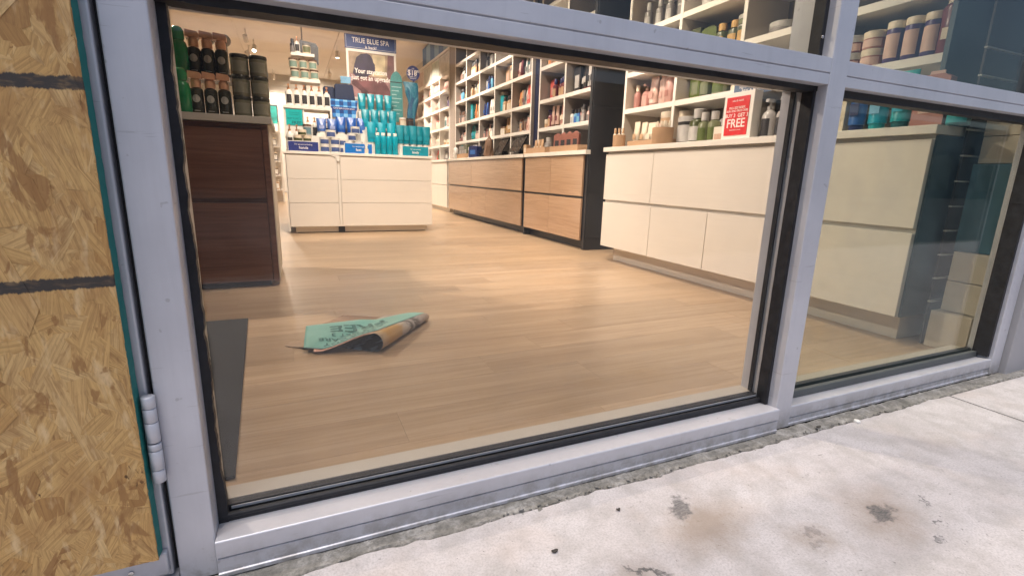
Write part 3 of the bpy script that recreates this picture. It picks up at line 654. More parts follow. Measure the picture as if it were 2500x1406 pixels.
# ================================================================== PRODUCTS
_mc = {}
def arc_label(r, z0, z1, half=1.0):
    return MB().lathe([(r,z0),(r,z1)], 8, a0=-math.pi/2-half, a1=-math.pi/2+half)
def pmesh(kind, w, h):
    """local meshes facing -Y: list of (part name, mesh, colour slot 0 body 1 cap 2 label)"""
    key = (kind, round(w,4), round(h,4))
    if key in _mc: return _mc[key]
    r = w/2; P = []
    def L(pr, seg=16): return MB().lathe(pr, seg)
    if kind == 'mist':
        P = [('body', L([(r*.92,0),(r,.012*h),(r,.62*h),(r*.9,.67*h),(r*.5,.71*h),(r*.48,.735*h)]), 0), ('cap', L([(r*.62,.735*h),(r*.62,.985*h),(r*.54,h)]), 1), ('label_band', arc_label(r*1.015,.10*h,.50*h), 2)]
    elif kind == 'pump':
        P = [('body', L([(r*.92,0),(r,.012*h),(r,.58*h),(r*.86,.66*h),(r*.42,.73*h),(r*.40,.76*h)]), 0)]
        c = L([(r*.44,.762*h),(r*.44,.83*h),(r*.16,.84*h),(r*.16,.92*h)]); c.box(-r*.26,r*.26,-r*.85,r*.40,.92*h,h); P += [('pump_head', c, 1), ('label_band', arc_label(r*1.015,.10*h,.52*h,.72), 2)]
    elif kind == 'candle':
        P = [('body', L([(r*.94,0),(r,.02*h),(r,.80*h),(r*.95,.82*h)]), 0), ('lid', L([(r*1.02,.822*h),(r*1.02,.985*h),(r*.97,h)]), 1), ('label_band', arc_label(r*1.012,.12*h,.70*h,.95), 2)]
    elif kind == 'tub':
        P = [('body', L([(r*.94,0),(r,.03*h),(r,.60*h)]), 0), ('lid', L([(r*1.03,.602*h),(r*1.03,.97*h),(r*.98,h)]), 1), ('label_band', arc_label(r*1.012,.10*h,.52*h,1.1), 2)]
    elif kind == 'tube':
        b = MB(); n = 16; rings = 5
        for i in range(rings+1):
            t = i/rings
            for j in range(n):
                a = 2*math.pi*j/n; fy = 1-t**1.5*0.96; fx = 1+0.18*t
                b.v.append((r*.84*fx*math.cos(a), r*.84*fy*math.sin(a), h*(.13+.87*t)))
        for i in range(rings):
            for j in range(n): b.f.append((i*n+j, i*n+(j+1)%n, (i+1)*n+(j+1)%n, (i+1)*n+j))
        b.f += [tuple(range(n-1,-1,-1)), tuple(rings*n+j for j in range(n))]
        P = [('body', b, 0), ('cap', L([(r*.66,0),(r*.70,.004),(r*.72,.128*h)]), 1), ('label_band', MB().box(-r*.50,r*.50,-r*.86,-r*.80,.30*h,.52*h), 2)]
    elif kind == 'gel':
        P = [('body', MB().lathe([(r*.9,0),(r,.02*h),(r*.97,.5*h),(r,.80*h),(r*.75,.86*h),(r*.6,.87*h)], 16, sy=.7), 0), ('cap', MB().lathe([(r*.66,.872*h),(r*.66,.985*h),(r*.6,h)], 16, sy=.8), 1), ('label_band', MB().box(-r*.45,r*.45,-r*.73,-r*.69,.25*h,.45*h), 2)]
    elif kind == 'bag':
        b = MB().prism([(-r,0),(r,0),(r*1.02,h*.86),(r*.55,h*.93),(-r*.55,h*.93),(-r*1.02,h*.86)], -r*.38, r*.38)
        P = [('body', b, 0), ('handle', MB().box(-r*.45,r*.45,-r*.05,r*.05,h*.931,h), 1), ('label_band', MB().box(-r*.6,r*.6,-r*.41,-r*.382,h*.25,h*.6), 2)]
    elif kind == 'box':
        P = [('body', MB().box(-r,r,-r*.6,r*.6,0,h), 0), ('lid', MB().box(-r*1.01,r*1.01,-r*.61,r*.61,h*.86,h*1.005), 1), ('label_band', MB().box(-r*.62,r*.62,-r*.63,-r*.605,h*.2,h*.68), 2)]
    out = [(nm, mb, s) for nm, mb, s in P]
    out = [(nm, mb.mesh(nm, smooth=40), s) for nm, mb, s in out]
    _mc[key] = out; return out
_mm = {}
def prod(kind, w, h, cols, loc, rz, name, label, cat, group, lean=0.0, rough=(0.3,0.4,0.55), metal=(0,0,0)):
    root = None
    for i, (nm, me, s) in enumerate(pmesh(kind, w, h)):
        if cols[s] is None: continue
        mk = (me.name, cols[s], s, rough[s], metal[s])
        if mk not in _mm:
            m2 = me.copy(); m2.materials.append(plain(cols[s], rough[s], metal[s], 0.05, 20)); _mm[mk] = m2
        o = bpy.data.objects.new(name if root is None else nm, _mm[mk]); COL.objects.link(o)
        if root is None:
            root = o; o.location = loc; o.rotation_euler = (0, lean, rz) if lean else (0,0,rz); tag(o, label, cat, group)
        else: o.parent = root
    return root
ORD = ['first','second','third','fourth','fifth','sixth','seventh','eighth','ninth','tenth','eleventh']
NAMES = {'mist': ('slim_bottle','slim bottle','bottle'), 'pump': ('pump_bottle','pump bottle','bottle'), 'candle': ('lidded_jar','lidded jar','jar'), 'tub': ('short_tub','short tub','jar'),
         'tube': ('squeeze_tube','tube','tube'), 'gel': ('shower_bottle','flat bottle','bottle'), 'bag': ('gift_bag','bag','bag'), 'box': ('product_box','box','box')}
RZX = R(-90)     # product front towards -X
CN = {}
def C(name, *rgb): CN[rgb] = name; return rgb
PINK=C('pink',.56,.33,.28); ROSE=C('rose',.42,.20,.17); PALEP=C('pale pink',.66,.46,.39); TAN=C('tan',.52,.34,.20); CREAM=C('cream',.74,.64,.50); BROWN=C('brown',.13,.065,.04)
CHAR=C('charcoal',.035,.033,.035); NAVY=C('navy',.02,.032,.12); BLUE=C('blue',.04,.14,.42); SKY=C('sky blue',.16,.42,.62); TEAL=C('teal',.015,.33,.36); DTEAL=C('dark teal',.01,.12,.13)
AQUA=C('turquoise',.02,.38,.52); GREEN=C('green',.085,.115,.025); SAGE=C('sage green',.17,.185,.10); OLIVE=C('olive',.055,.065,.02); CORAL=C('coral',.68,.13,.11); ORANGE=C('orange',.70,.26,.10); GOLD=C('gold',.50,.31,.11)
GREY=C('grey',.22,.20,.19); SILV=C('silver grey',.45,.43,.41); WHITE=C('white',.80,.78,.73); PURP=C('purple',.07,.045,.16); MAROON=C('maroon',.17,.04,.05); BLACK=C('black',.012,.012,.013); COPPER=C('copper',.55,.26,.13); EMER=C('emerald',.012,.13,.045)
UNIT = {'A': 'far white shelving', 'B': 'above long oak', 'C': 'above short oak', 'D': 'cream shelving'}
ROWN = {0: 'countertop', 1: 'first shelf up', 2: 'second shelf up', 3: 'third shelf up', 4: 'fourth shelf up'}
def cell(unit, ys, col, z, row, items, grp, X=2.80, pad=0.07, slant=0.0):
    """items: list of (kind, w, h, body, cap, label) far/left to near/right. col counts from the far (left) end"""
    n = len(ys)-1; y1 = ys[n-col]-0.014; y0 = ys[n-col-1]+0.014
    fs = {'A': 1.0, 'B': 0.84, 'C': 0.88, 'D': 1.0}[unit]; items = [(i[0], i[1]*fs)+tuple(i[2:]) for i in items]
    while items[-1][0] in ('mist','tube','gel') and sum(i[1] for i in items)+items[-1][1] < (y1-y0)*0.92 and len(items) < 10: items.append(items[-1])
    k = len(items); span = (y1-y0)-2*pad; cnt = {}
    tot = sum(i[1] for i in items); gap = (y1-y0-0.03-tot)/(k+1) if True else 0
    yy = y1-0.015
    for i, it in enumerate(items):
        kind, wd, h, b, c, l = it[:6]
        yy -= gap+wd/2; yc = yy; yy -= wd/2
        key = (kind, b); cnt[key] = cnt.get(key, 0)+1
        nm, disp, cat = NAMES[kind]
        nth = sum(1 for q in items if (q[0],q[3]) == key)
        o = ORD[cnt[key]-1]+' ' if nth > 1 else ''
        side = ' from left' if nth > 1 else ''
        lab = f"{o}{CN[b]} {disp}{side}, {ROWN[row]}, {ORD[col]} bay, {UNIT[unit]}"
        dx = random.uniform(-0.015,0.025)
        prod(kind, wd, h, (b,c,l), (X+wd/2+0.01+dx, yc, z+0.0005), RZX+random.uniform(-0.12,0.12), nm, lab, cat, grp)
def rep(it, n): return [it]*n
G = 'products on the right wall shelves'
# ---- B unit (columns from far/left)
b_ = lambda c,r,items,**k: cell('B', BY, c, [0.9575]+ZS, r, items, G, **k) if False else cell('B', BY, c, ([0.9575]+ZS)[r], r, items, G, **k)
b_(0,4,rep(('mist',.062,.20,PINK,CHAR,PALEP),3)+[('mist',.062,.23,WHITE,CHAR,GREY)]*2+[('mist',.062,.21,CHAR,CHAR,SILV)])
b_(1,4,rep(('mist',.062,.22,TAN,CHAR,CREAM),4)+[('mist',.062,.24,BROWN,CHAR,TAN)]+[('mist',.062,.23,CREAM,CHAR,TAN)]*2)
b_(2,4,[('mist',.062,.22,GREY,CHAR,SILV)]+rep(('mist',.062,.24,CHAR,SILV,SILV),3)+[('mist',.062,.24,SILV,CHAR,WHITE)]*2)
b_(0,3,rep(('mist',.070,.19,ORANGE,CHAR,CORAL),2)+rep(('mist',.060,.20,SKY,CHAR,SKY),3)+[('mist',.06,.21,BROWN,CHAR,TAN)])
b_(1,3,[('pump',.07,.20,TAN,CHAR,PALEP),('mist',.06,.20,CREAM,CHAR,TAN),('mist',.07,.22,DTEAL,CHAR,SILV),('mist',.06,.24,CREAM,BROWN,TAN),('mist',.06,.24,TAN,BROWN,CREAM),('candle',.07,.09,TAN,BROWN,CREAM)])
b_(2,3,[('gel',.07,.18,SILV,NAVY,BLUE),('mist',.07,.22,NAVY,NAVY,BLUE),('gel',.07,.20,SKY,NAVY,NAVY),('bag',.13,.25,NAVY,NAVY,BLUE),('candle',.08,.10,WHITE,SILV,GREY)])
b_(0,2,rep(('mist',.056,.20,GREY,BROWN,PALEP),4)+rep(('mist',.056,.20,BROWN,CHAR,GREY),3))
b_(1,2,[('box',.12,.27,TEAL,TEAL,SKY),('tube',.07,.24,DTEAL,PINK,TEAL),('tube',.07,.23,SAGE,CORAL,GREEN),('tube',.07,.24,ORANGE,PALEP,TAN),('tube',.06,.22,TAN,PALEP,CREAM)])
b_(2,2,[('tube',.07,.20,NAVY,PALEP,BLUE),('tube',.07,.21,BLUE,PALEP,NAVY),('tube',.07,.21,NAVY,PALEP,BLUE)]+rep(('tube',.07,.23,WHITE,PALEP,GREY),3))
b_(0,1,[('mist',.05,.14,CHAR,CHAR,ROSE),('mist',.06,.18,PALEP,PINK,ROSE),('box',.09,.19,CHAR,CHAR,GREY)]+rep(('mist',.052,.16,SILV,PINK,WHITE),3))
b_(1,1,rep(('tube',.07,.24,TEAL,DTEAL,SKY),2)+[('bag',.10,.22,DTEAL,TEAL,TEAL),('mist',.06,.15,TAN,CHAR,ORANGE),('mist',.06,.19,GREY,CHAR,PALEP)])
b_(2,1,[('mist',.056,.15,GREY,CHAR,PINK),('mist',.06,.19,MAROON,CHAR,ROSE),('mist',.06,.20,CHAR,CHAR,GREY),('mist',.06,.20,CREAM,PINK,TAN),('mist',.056,.18,SILV,CHAR,WHITE)])
b_(3,3,[('bag',.20,.26,TAN,BROWN,PALEP),('box',.16,.22,GREY,TAN,CREAM)])
b_(3,2,[('box',.13,.28,TEAL,SILV,AQUA)]+rep(('mist',.062,.20,TAN,CHAR,CREAM),4))
b_(3,1,[('pump',.07,.14,BROWN,CHAR,TAN)]+[('candle',.065,.12,CREAM,BROWN,WHITE)]*2+[('tube',.075,.23,TAN,BROWN,GOLD),('tube',.08,.24,GOLD,BROWN,CREAM),('tube',.075,.24,GOLD,BROWN,CREAM)])
b_(4,3,[('tube',.08,.20,PALEP,WHITE,MAROON),('tube',.08,.22,MAROON,WHITE,PALEP),('tube',.08,.25,WHITE,WHITE,GREY),('box',.10,.20,DTEAL,CHAR,GREY),('tube',.075,.23,SILV,CHAR,WHITE)])
b_(4,2,[('tube',.075,.21,ORANGE,BROWN,TAN),('tube',.075,.23,TAN,BROWN,GOLD),('tube',.075,.22,GREY,PALEP,MAROON),('tube',.075,.25,SILV,GREY,DTEAL),('tube',.08,.26,CORAL,PALEP,PINK)])
b_(4,1,[('mist',.05,.13,CHAR,CHAR,GREY),('candle',.085,.17,GREY,BROWN,TAN),('tube',.075,.19,BROWN,WHITE,GREY),('box',.09,.19,GREY,CHAR,BROWN),('mist',.06,.20,MAROON,WHITE,PINK),('gel',.07,.17,PALEP,PINK,ROSE)])
# counter of B
BK = plain((0.018,0.018,0.02), 0.25)
def tablet(y, s, lab):
    t = thing('till_screen', (2.72,y,0.9575), lab, 'screen', 'till screens on the oak counter')
    obj('stand', MB().prism([(y-0.10*s,0.958),(y+0.10*s,0.958),(y+0.05*s,1.03),(y-0.05*s,1.03)], 2.70, 2.80, 0), BK, t)
    pr = [(2.66,1.00),(2.675,0.992),(2.815,1.19*0.5+0.60),(2.80,1.205)]
    obj('screen_panel', MB().prism([(2.66,1.005),(2.676,0.998),(2.80,1.205),(2.784,1.212)], y-0.17*s, y+0.17*s, 1), BK, t, 0.003)
tablet(6.38, 0.8, 'black tilted till screen behind the blue ribboned bag'); tablet(5.72, 0.8, 'black tilted till screen right of the brown paper bag'); tablet(5.17, 1.0, 'largest black tilted till screen, nearest on the oak counter')
bow = thing('white_gift_bow', (2.64,7.62,0.957), 'white shiny gift bow at the far end of the oak counter', 'bow')
for k in range(6):
    a = k*math.pi/3; mb = MB().lathe([(0.0,-0.05),(0.03,-0.035),(0.042,0.0),(0.03,0.035),(0.0,0.05)], 12)
    M = Matrix.Translation((2.64+0.02*math.cos(a), 7.62+0.085*math.cos(a), 1.055+0.06*math.sin(a))) @ Matrix.Rotation(a, 4, 'X')
    mb.v = [tuple(M @ Vector(p)) for p in mb.v]; obj('loop', mb.mesh('loop', wloc(bow), 40), WHITEP, bow)
def tray(y0, y1, h, x0, x1, lab, z=0.9575):
    t = thing('kraft_tray', ((x0+x1)/2,(y0+y1)/2,z), lab, 'tray', 'kraft card trays on the counters'); e = 0.006
    obj('tray_base', MB().box(x0+e,x1-e,y0+e,y1-e,z,z+e), CARD, t)
    for bx in ((x0,x0+e,y0,y1), (x1-e,x1,y0,y1), (x0+e,x1-e,y0,y0+e), (x0+e,x1-e,y1-e,y1)): obj('side', MB().box(*bx, z, z+h), CARD, t)
    return t
tray(6.98, 7.42, 0.075, 2.60, 2.72, 'kraft card tray holding grey gift bags at the far counter end')
for k, (c, hh) in enumerate(((GREY,.21),(GREY,.20),(OLIVE,.22))):
    prod('bag', .15, hh, (c, TEAL if k == 0 else c, SILV), (2.66,7.32-k*0.13,0.965), RZX, 'gift_bag', ['grey gift bag with teal bow in the far kraft tray','plain grey gift bag in the middle of the far kraft tray','olive gift bag at the near end of the far kraft tray'][k], 'bag', 'gift bags in the far tray')
prod('candle', .13, .17, (WHITE,CREAM,GREY), (2.68,6.86,0.9577), RZX, 'lidded_jar', 'white jar with cream lid beside the far kraft tray', 'jar', G)
prod('bag', .24, .19, (NAVY,WHITE,BLUE), (2.64,6.60,0.9577), RZX+0.2, 'gift_bag', 'crumpled navy ribboned bag on the oak counter', 'bag', G)
def sack(loc, w, h, m, lab):
    rs = random.Random(5); mb = MB(); n = 14
    for i, (f, z) in enumerate(((.9,0),(1.0,.12),(.95,.35),(.86,.55),(.62,.75),(.30,.90),(.10,1.0))):
        for j in range(n):
            a = 2*math.pi*j/n; q = w/2*f*rs.uniform(.82,1.12); mb.v.append((q*math.cos(a)*0.7, q*math.sin(a), h*z+rs.uniform(-.006,.006)*(i > 0)))
    for i in range(6):
        for j in range(n): mb.f.append((i*n+j, i*n+(j+1)%n, (i+1)*n+(j+1)%n, (i+1)*n+j))
    mb.f += [tuple(range(n-1,-1,-1)), tuple(6*n+j for j in range(n))]
    t = thing('paper_sack', loc, lab, 'bag'); o = obj('body', mb.mesh('body'), m, t)
    tie = MB().lathe([(w*.20,h*.80),(w*.235,h*.815),(w*.20,h*.83)], 14, sx=0.7); obj('tie', tie.mesh('tie'), plain((0.65,0.55,0.45), 0.6), t)
sack((2.665,6.07,0.9575), .20, .30, m_wallp('brown_paper', (0.20,0.12,0.075), 25, 0.75), 'crumpled brown paper sack tied at the neck on the oak counter')
# ---- C unit
c_ = lambda c,r,items,**k: cell('C', CY, c, ([0.9575]+ZS)[r], r, items, G, **k)
c_(0,3,[('mist',.06,.22,WHITE,CHAR,TAN),('mist',.06,.23,PALEP,CHAR,ORANGE),('candle',.08,.13,BROWN,CHAR,TAN),('mist',.06,.2,BROWN,CHAR,TAN)])
c_(0,2,[('bag',.15,.24,CORAL,CORAL,PINK)]+rep(('mist',.075,.21,MAROON,NAVY,TAN),3)+[('tub',.08,.09,TAN,CREAM,CREAM)])
c_(0,1,[('tub',.07,.10,CREAM,CREAM,TAN),('pump',.085,.20,MAROON,PURP,TAN)]+rep(('tube',.075,.235,PALEP,BROWN,MAROON),2)+[('tube',.075,.235,ROSE,CREAM,CREAM)]*2)
c_(1,3,[('mist',.06,.2,GREY,CHAR,SILV),('mist',.06,.22,CHAR,CHAR,SILV),('mist',.06,.2,GREY,SILV,SILV)])
c_(1,2,[('box',.16,.26,CHAR,CHAR,SILV)]+rep(('tube',.075,.26,BLACK,MAROON,SILV),2)+rep(('tube',.07,.26,SILV,MAROON,CHAR),2))
c_(1,1,[('mist',.055,.15,WHITE,CHAR,SILV),('mist',.055,.15,SKY,CHAR,BLUE),('mist',.055,.15,BLUE,CHAR,SKY),('mist',.06,.16,ROSE,GREY,GREY),('mist',.06,.18,GREY,CHAR,SILV),('mist',.06,.155,PALEP,GREY,GREY),('mist',.06,.16,CORAL,GREY,PINK)])
tray(4.16, 4.66, 0.065, 2.60, 2.70, 'kraft card tray of tan tubes left on the short oak counter')
for k in range(3):
    prod('tube', .062, .15, (TAN,CHAR,CREAM), (2.66,4.50-k*0.08,0.965), RZX, 'squeeze_tube', f'{ORD[k]} tan tube from left in the kraft tray on short oak counter', 'tube', 'tan tubes in the tray')
prod('box', .085, .11, (TAN,TAN,CREAM), (2.64,4.715,0.9577), RZX, 'product_box', 'small tan box at the left end of the short oak counter', 'box', G)
prod('mist', .10, .17, (GREY,SILV,SILV), (2.72,4.30,0.965), RZX, 'slim_bottle', 'grey bottle with silver cap behind the tan tubes', 'bottle', G)
tray(3.44, 4.02, 0.06, 2.585, 2.70, 'kraft card tray of reddish pouches right on the short oak counter')
for k in range(4):
    prod('bag', .088, .19, ((.30,.125,.095),ROSE,CHAR), (2.64,3.94-k*0.125,0.965), R(-70), 'gift_bag', f'{ORD[k]} reddish brown pouch from left in the right kraft tray', 'bag', 'reddish pouches in the tray')
# ---- D unit
d_ = lambda c,r,items,**k: cell('D', DY, c, ([0.9525]+DZ)[r], r, items, G, **k)
d_(0,1,[('mist',.06,.20,ROSE,CREAM,ROSE),('pump',.095,.20,ROSE,PALEP,PINK),('tube',.10,.245,PALEP,PINK,PINK),('gel',.095,.25,PALEP,PINK,PINK),('gel',.09,.24,PINK,PALEP,ROSE)])
for k in range(2): prod('tub', .10, .082, (PINK,PALEP,ROSE), (2.87,2.375,1.3005+k*0.0825), RZX, 'short_tub', ['lower of two stacked pink tubs at the first bay upright','upper of two stacked pink tubs at the first bay upright'][k], 'jar', G)
d_(0,2,[('mist',.06,.18,SILV,SILV,GREY),('candle',.10,.17,GREY,SILV,SILV),('mist',.07,.24,DTEAL,CHAR,GREY),('tube',.09,.25,SILV,GREY,GREY),('gel',.09,.24,GREY,SILV,SILV)])
d_(0,3,[('mist',.07,.22,GREY,SILV,SILV)]*3+[('candle',.10,.14,SILV,GREY,GREY)])
d_(1,3,[('candle',.10,.16,GREY,SILV,SILV)]*3)
d_(1,1,[('box',.11,.19,GREEN,GREEN,SAGE),('mist',.095,.21,OLIVE,OLIVE,SAGE),('candle',.12,.17,SAGE,OLIVE,GREEN),('tub',.11,.14,SAGE,SAGE,CREAM)])
d_(1,2,[('box',.09,.20,OLIVE,OLIVE,GREEN),('bag',.13,.20,GREEN,GREEN,SAGE),('mist',.09,.18,OLIVE,GOLD,GOLD)])
for k in range(3): prod('tub', .12, .062, (OLIVE,SILV,SAGE), (2.87,1.79,1.6005+k*0.0625), RZX, 'short_tub', ['bottom','middle','top'][k]+' of three stacked dark tubs with silver lids, upper pane', 'jar', G)
d_(2,2,[('tub',.15,.08,SILV,SILV,GREY),('box',.17,.24,CHAR,GREY,SILV)])
d_(2,3,[('gel',.09,.22,GREY,SILV,SILV)]*3)
d_(3,3,[('gel',.09,.22,NAVY,BLUE,BLUE)]*3)
for k in range(2): prod('tub', .105, .085, (MAROON,SILV,PALEP), (2.82,1.005,1.3005+k*0.0855), RZX, 'short_tub', ['lower','upper'][k]+' of two stacked maroon tubs behind the mullion', 'jar', G)
for k in range(2): prod('tub', .105, .085, (ROSE,CREAM,PALEP), (2.81,0.935,1.3005+k*0.0855) if False else (2.81,0.895,1.3005+k*0.0855), RZX, 'short_tub', ['lower','upper'][k]+' of two stacked rose tubs next to the purple bottles', 'jar', G)
for k in range(3): prod('mist' if False else 'candle', .078, .195, (PURP,CREAM,PALEP), (2.81,0.80-k*0.083,1.3005), RZX, 'capped_bottle', f'{ORD[k]} purple bottle with cream cap from left, right upper pane', 'bottle', 'purple bottles in the right pane')
for k in range(2): prod('gel', .085, .245, ((PURP,CREAM,ROSE) if k == 0 else (ROSE,CREAM,None)), (2.80,0.545-k*0.005 if False else (0.565 if k == 0 else 0.555),1.3005), RZX, 'shower_bottle', '', 'bottle', G) if False else None
prod('gel', .085, .245, (MAROON,CREAM,CREAM), (2.80,0.55+0.012,1.3005), RZX, 'shower_bottle', 'tall maroon bottle with cream cap next to purple bottles', 'bottle', G)
SN = plain((0.50,0.13,0.10), 0.4)
# counter items of D
def cup(loc, r, h, lab):
    t = thing('kraft_cup', loc, lab, 'cup', 'kraft card cups on the cream counter')
    obj('cup_wall', MB().lathe([(r*.9,0.0),(r,.01),(r,h),(r*.94,h),(r*.94,.01),(0.0,.01)], 20).mesh('cup_wall', smooth=40), CARD, t)
    return t
cup((2.56,2.72,0.9525), .052, .105, 'small kraft cup of tubes at the far corner of the cream counter')
for k in range(3): prod('mist', .032, .15, (CREAM,TAN,PALEP), (2.555+0.02*(k-1),2.745-k*0.027,0.9635), RZX, 'slim_bottle', f'{ORD[k]} slim cream bottle from left in the small kraft cup', 'bottle', 'bottles in the small cup')
tray(2.20, 2.66, 0.055, 2.60, 2.72, 'kraft card tray of cream tubes and jars on the cream counter', 0.9525)
for k, (c, l2) in enumerate(((CREAM,TAN),(CREAM,TAN),(CREAM,CREAM),(PALEP,CREAM))):
    prod('tube', .072 if k != 2 else .10, .20-0.01*k, (c, BROWN if k < 2 else CREAM, l2), (2.65,2.60-k*0.095,0.960), RZX, 'squeeze_tube', ['first cream tube with brown cap in the near kraft tray','second cream tube with brown cap in the near kraft tray','wide cream tube in the near kraft tray','pale pink tube right of the wide cream tube'][k], 'tube', 'tubes in the near kraft tray')
zz = 0.9605
for k, (rr_, hh) in enumerate(((.105,.085),(.105,.085),(.115,.095))):
    prod('tub', rr_, hh, (CREAM,CREAM,TAN), (2.79,2.40,zz), RZX, 'short_tub', ['bottom','middle','top'][k]+' of three stacked cream tubs behind the kraft tray', 'jar', 'stacked cream tubs'); zz += hh+0.0005
zz = 0.9525
for k in range(3):
    prod('tub', .095, .09, (CREAM,CREAM,TAN), (2.81,2.21-0.0,zz+0.0005) if False else (2.84,2.235 if False else 2.365-0.10,zz+0.0005), RZX, 'short_tub', ['bottom','middle','top'][k]+' of three cream tubs stacked behind the large kraft cup', 'jar', 'stacked cream tubs'); zz += 0.0905
cup((2.56,2.175,0.9525), .078, .125, 'large kraft cup packed with cream sticks on the cream counter')
for k in range(6): prod('mist', .024, .165, (CREAM,CREAM,None), (2.55+0.03*(k % 2),2.225-k*0.019,0.9635), RZX, 'lip_stick', f'{ORD[k]} cream stick from left in the large kraft cup', 'stick', 'sticks in the large cup')
prod('candle', .16, .20, (CHAR,SILV,SILV), (2.70,2.06,0.9525), RZX, 'lidded_jar', 'patterned black and silver jar beside the large kraft cup', 'jar', G)
prod('mist', .12, .24, (OLIVE,SILV,SILV), (2.66,1.925,0.9525), RZX, 'slim_bottle', 'dark olive bottle with silver collar on the cream counter', 'bottle', G)
for k in range(2): prod('mist', .082, .205, (SAGE,SILV,GREEN), (2.63,1.835-k*0.09,0.9525), RZX, 'slim_bottle', ['left','right'][k]+' of two sage green bottles on the cream counter', 'bottle', 'sage bottles')
prod('mist', .09, .26, (SILV,GREY,GREY), (2.83,1.84,0.9525), RZX, 'slim_bottle', 'tall silver grey bottle behind the sage bottles', 'bottle', G)
def crate(x0,x1,y0,y1,z0,z1,m,lab,name='gift_box',pic=True):
    t = thing(name, ((x0+x1)/2,(y0+y1)/2,z0), lab, 'box'); obj('carton', MB().box(x0,x1,y0,y1,z0,z1), m, t, 0.002)
    if pic: obj('printed_panel', MB().box(x0-0.0015,x0-0.0003,y0+(y1-y0)*.12,y1-(y1-y0)*.12,z0+(z1-z0)*.08,z0+(z1-z0)*.55), plain((0.50,0.32,0.23), 0.5), t)
crate(2.60,2.70,1.60,1.722,0.9525,1.052,CREAMBOX,'small cream printed box left of the red sale sign')
crate(2.71,2.84,1.52,1.70,0.9525,1.17,CREAMBOX,'taller cream box partly behind the red sale sign')
# red sale sign in a pale block frame
rs = thing('red_sale_sign', (2.62,1.50,0.9525), 'red sale sign in a thick cream block frame reading buy 3 get 3 free', 'sign')
sy0, sy1, sz0, sz1 = 1.408, 1.634, 0.953, 1.246
obj('frame', MB().box(2.585, 2.655, sy0, sy1, sz0, sz1), SHELF, rs, 0.003)
rsp = obj('poster', MB().box(2.5815, 2.5845, sy0+0.028, sy1-0.022, sz0+0.035, sz1-0.028), plain((0.62,0.03,0.035), 0.4), rs)
LW = plain((0.85,0.80,0.76), 0.5)
yc = (sy0+sy1)/2+0.003
text('FREE', 0.074, LW, rsp, (2.5808,yc,1.058), FX, 0.012, sx=0.93)
text('BUY 3  GET 3', 0.031, LW, rsp, (2.5808,yc,1.106), FX, 0.010)
text('FULL-SIZE BODY,\nSKIN AND FACE CARE', 0.0185, LW, rsp, (2.5808,yc,1.143), FX, 0.004, sx=0.9)
text('mix & match', 0.017, LW, rsp, (2.5808,yc,1.195), FX, 0.0)
text('limited time in stores', 0.010, LW, rsp, (2.5808,yc,1.020), FX, 0.0)
bs = thing('blue_price_card', (2.74,1.50,1.3005), 'slate blue price card propped on the shelf above the red sign', 'sign')
bsc_ = obj('card', MB().box(2.70, 2.712, 1.36, 1.68, 1.245, 1.345), plain((0.10,0.15,0.24), 0.5), bs)
text('signature collection\nMIX & MATCH', 0.03, LW, bsc_, (2.699,1.52,1.285), FX, 0.0)
for k in range(3): prod('pump', .085, .235, (SILV,SILV,CHAR), (2.66,1.345-k*0.10,0.9525), RZX, 'pump_bottle', f'{ORD[k]} white pump bottle with dark label right of the red sign', 'bottle', 'white pump bottles by the red sign', rough=(.25,.3,.4))
rows = [('mist',.075,.22,(NAVY,CHAR,SKY),'navy bottle at the mullion on the cream counter'),('bag',.115,.26,(CREAM,CREAM,ROSE),'cream bag with a rose emblem seen in the right pane'),('tube',.085,.25,(BLUE,NAVY,NAVY),'blue tube right of the cream bag'),
        ('tube',.09,.25,(AQUA,TEAL,SKY),'first turquoise tube in the right pane'),('tube',.09,.25,(TEAL,DTEAL,AQUA),'second darker turquoise tube in the right pane'),('bag',.12,.23,(ROSE,PALEP,PALEP),'rose bag nearest the cabinet end'),('tub',.08,.10,(DTEAL,TEAL,TEAL),'small dark teal tub at the cabinet end')]
yy = 0.995
for (kd,wd,hh,cc,lab) in rows:
    yy -= wd/2; prod(kd, wd, hh, cc, (2.54,yy,0.9525), RZX, NAMES[kd][0], lab, NAMES[kd][2], G); yy -= wd/2+0.008
# stack in the window corner beyond the cabinet end
for (x0,x1,y0,y1,z0,z1,m,lab) in ((2.585,2.86,0.150,0.300,0.001,0.165,CREAMBOX,'lowest widest cream carton in the window corner'),
    (2.625,2.86,0.145,0.285,0.168,0.30,CREAMBOX,'second cream carton up in the window corner'), (2.628,2.86,0.148,0.285,0.303,0.43,CREAMBOX,'cream carton directly below the blue crate'),
    (2.632,2.88,0.145,0.290,0.433,0.80,plain((0.035,0.12,0.17),0.4),'blue plastic crate stacked between cream cartons in the corner'),
    (2.64,2.86,0.15,0.28,0.803,0.91,CREAMBOX,'cream carton on top of the blue crate'), (2.642,2.86,0.152,0.282,0.913,1.05,CREAMBOX,'topmost cream carton in the window corner stack')):
    crate(x0,x1,y0,y1,z0,z1,m,lab,'storage_crate' if 'crate stacked' in lab else 'carton',False)
lr = thing('wire_display_rack', (2.61,0.31,0), 'slim dark rack with thin pale shelves between cartons and cabinet end', 'rack')
obj('rack_back', MB().box(2.60, 2.88, 0.318, 0.326, 0.0, 1.45), plain((0.035,0.030,0.028), 0.5), lr)
for k in range(11): obj('rack_shelf', MB().box(2.575, 2.86, 0.3035, 0.317, 0.20+k*0.105, 0.206+k*0.105), plain((0.55,0.55,0.52), 0.3), lr)
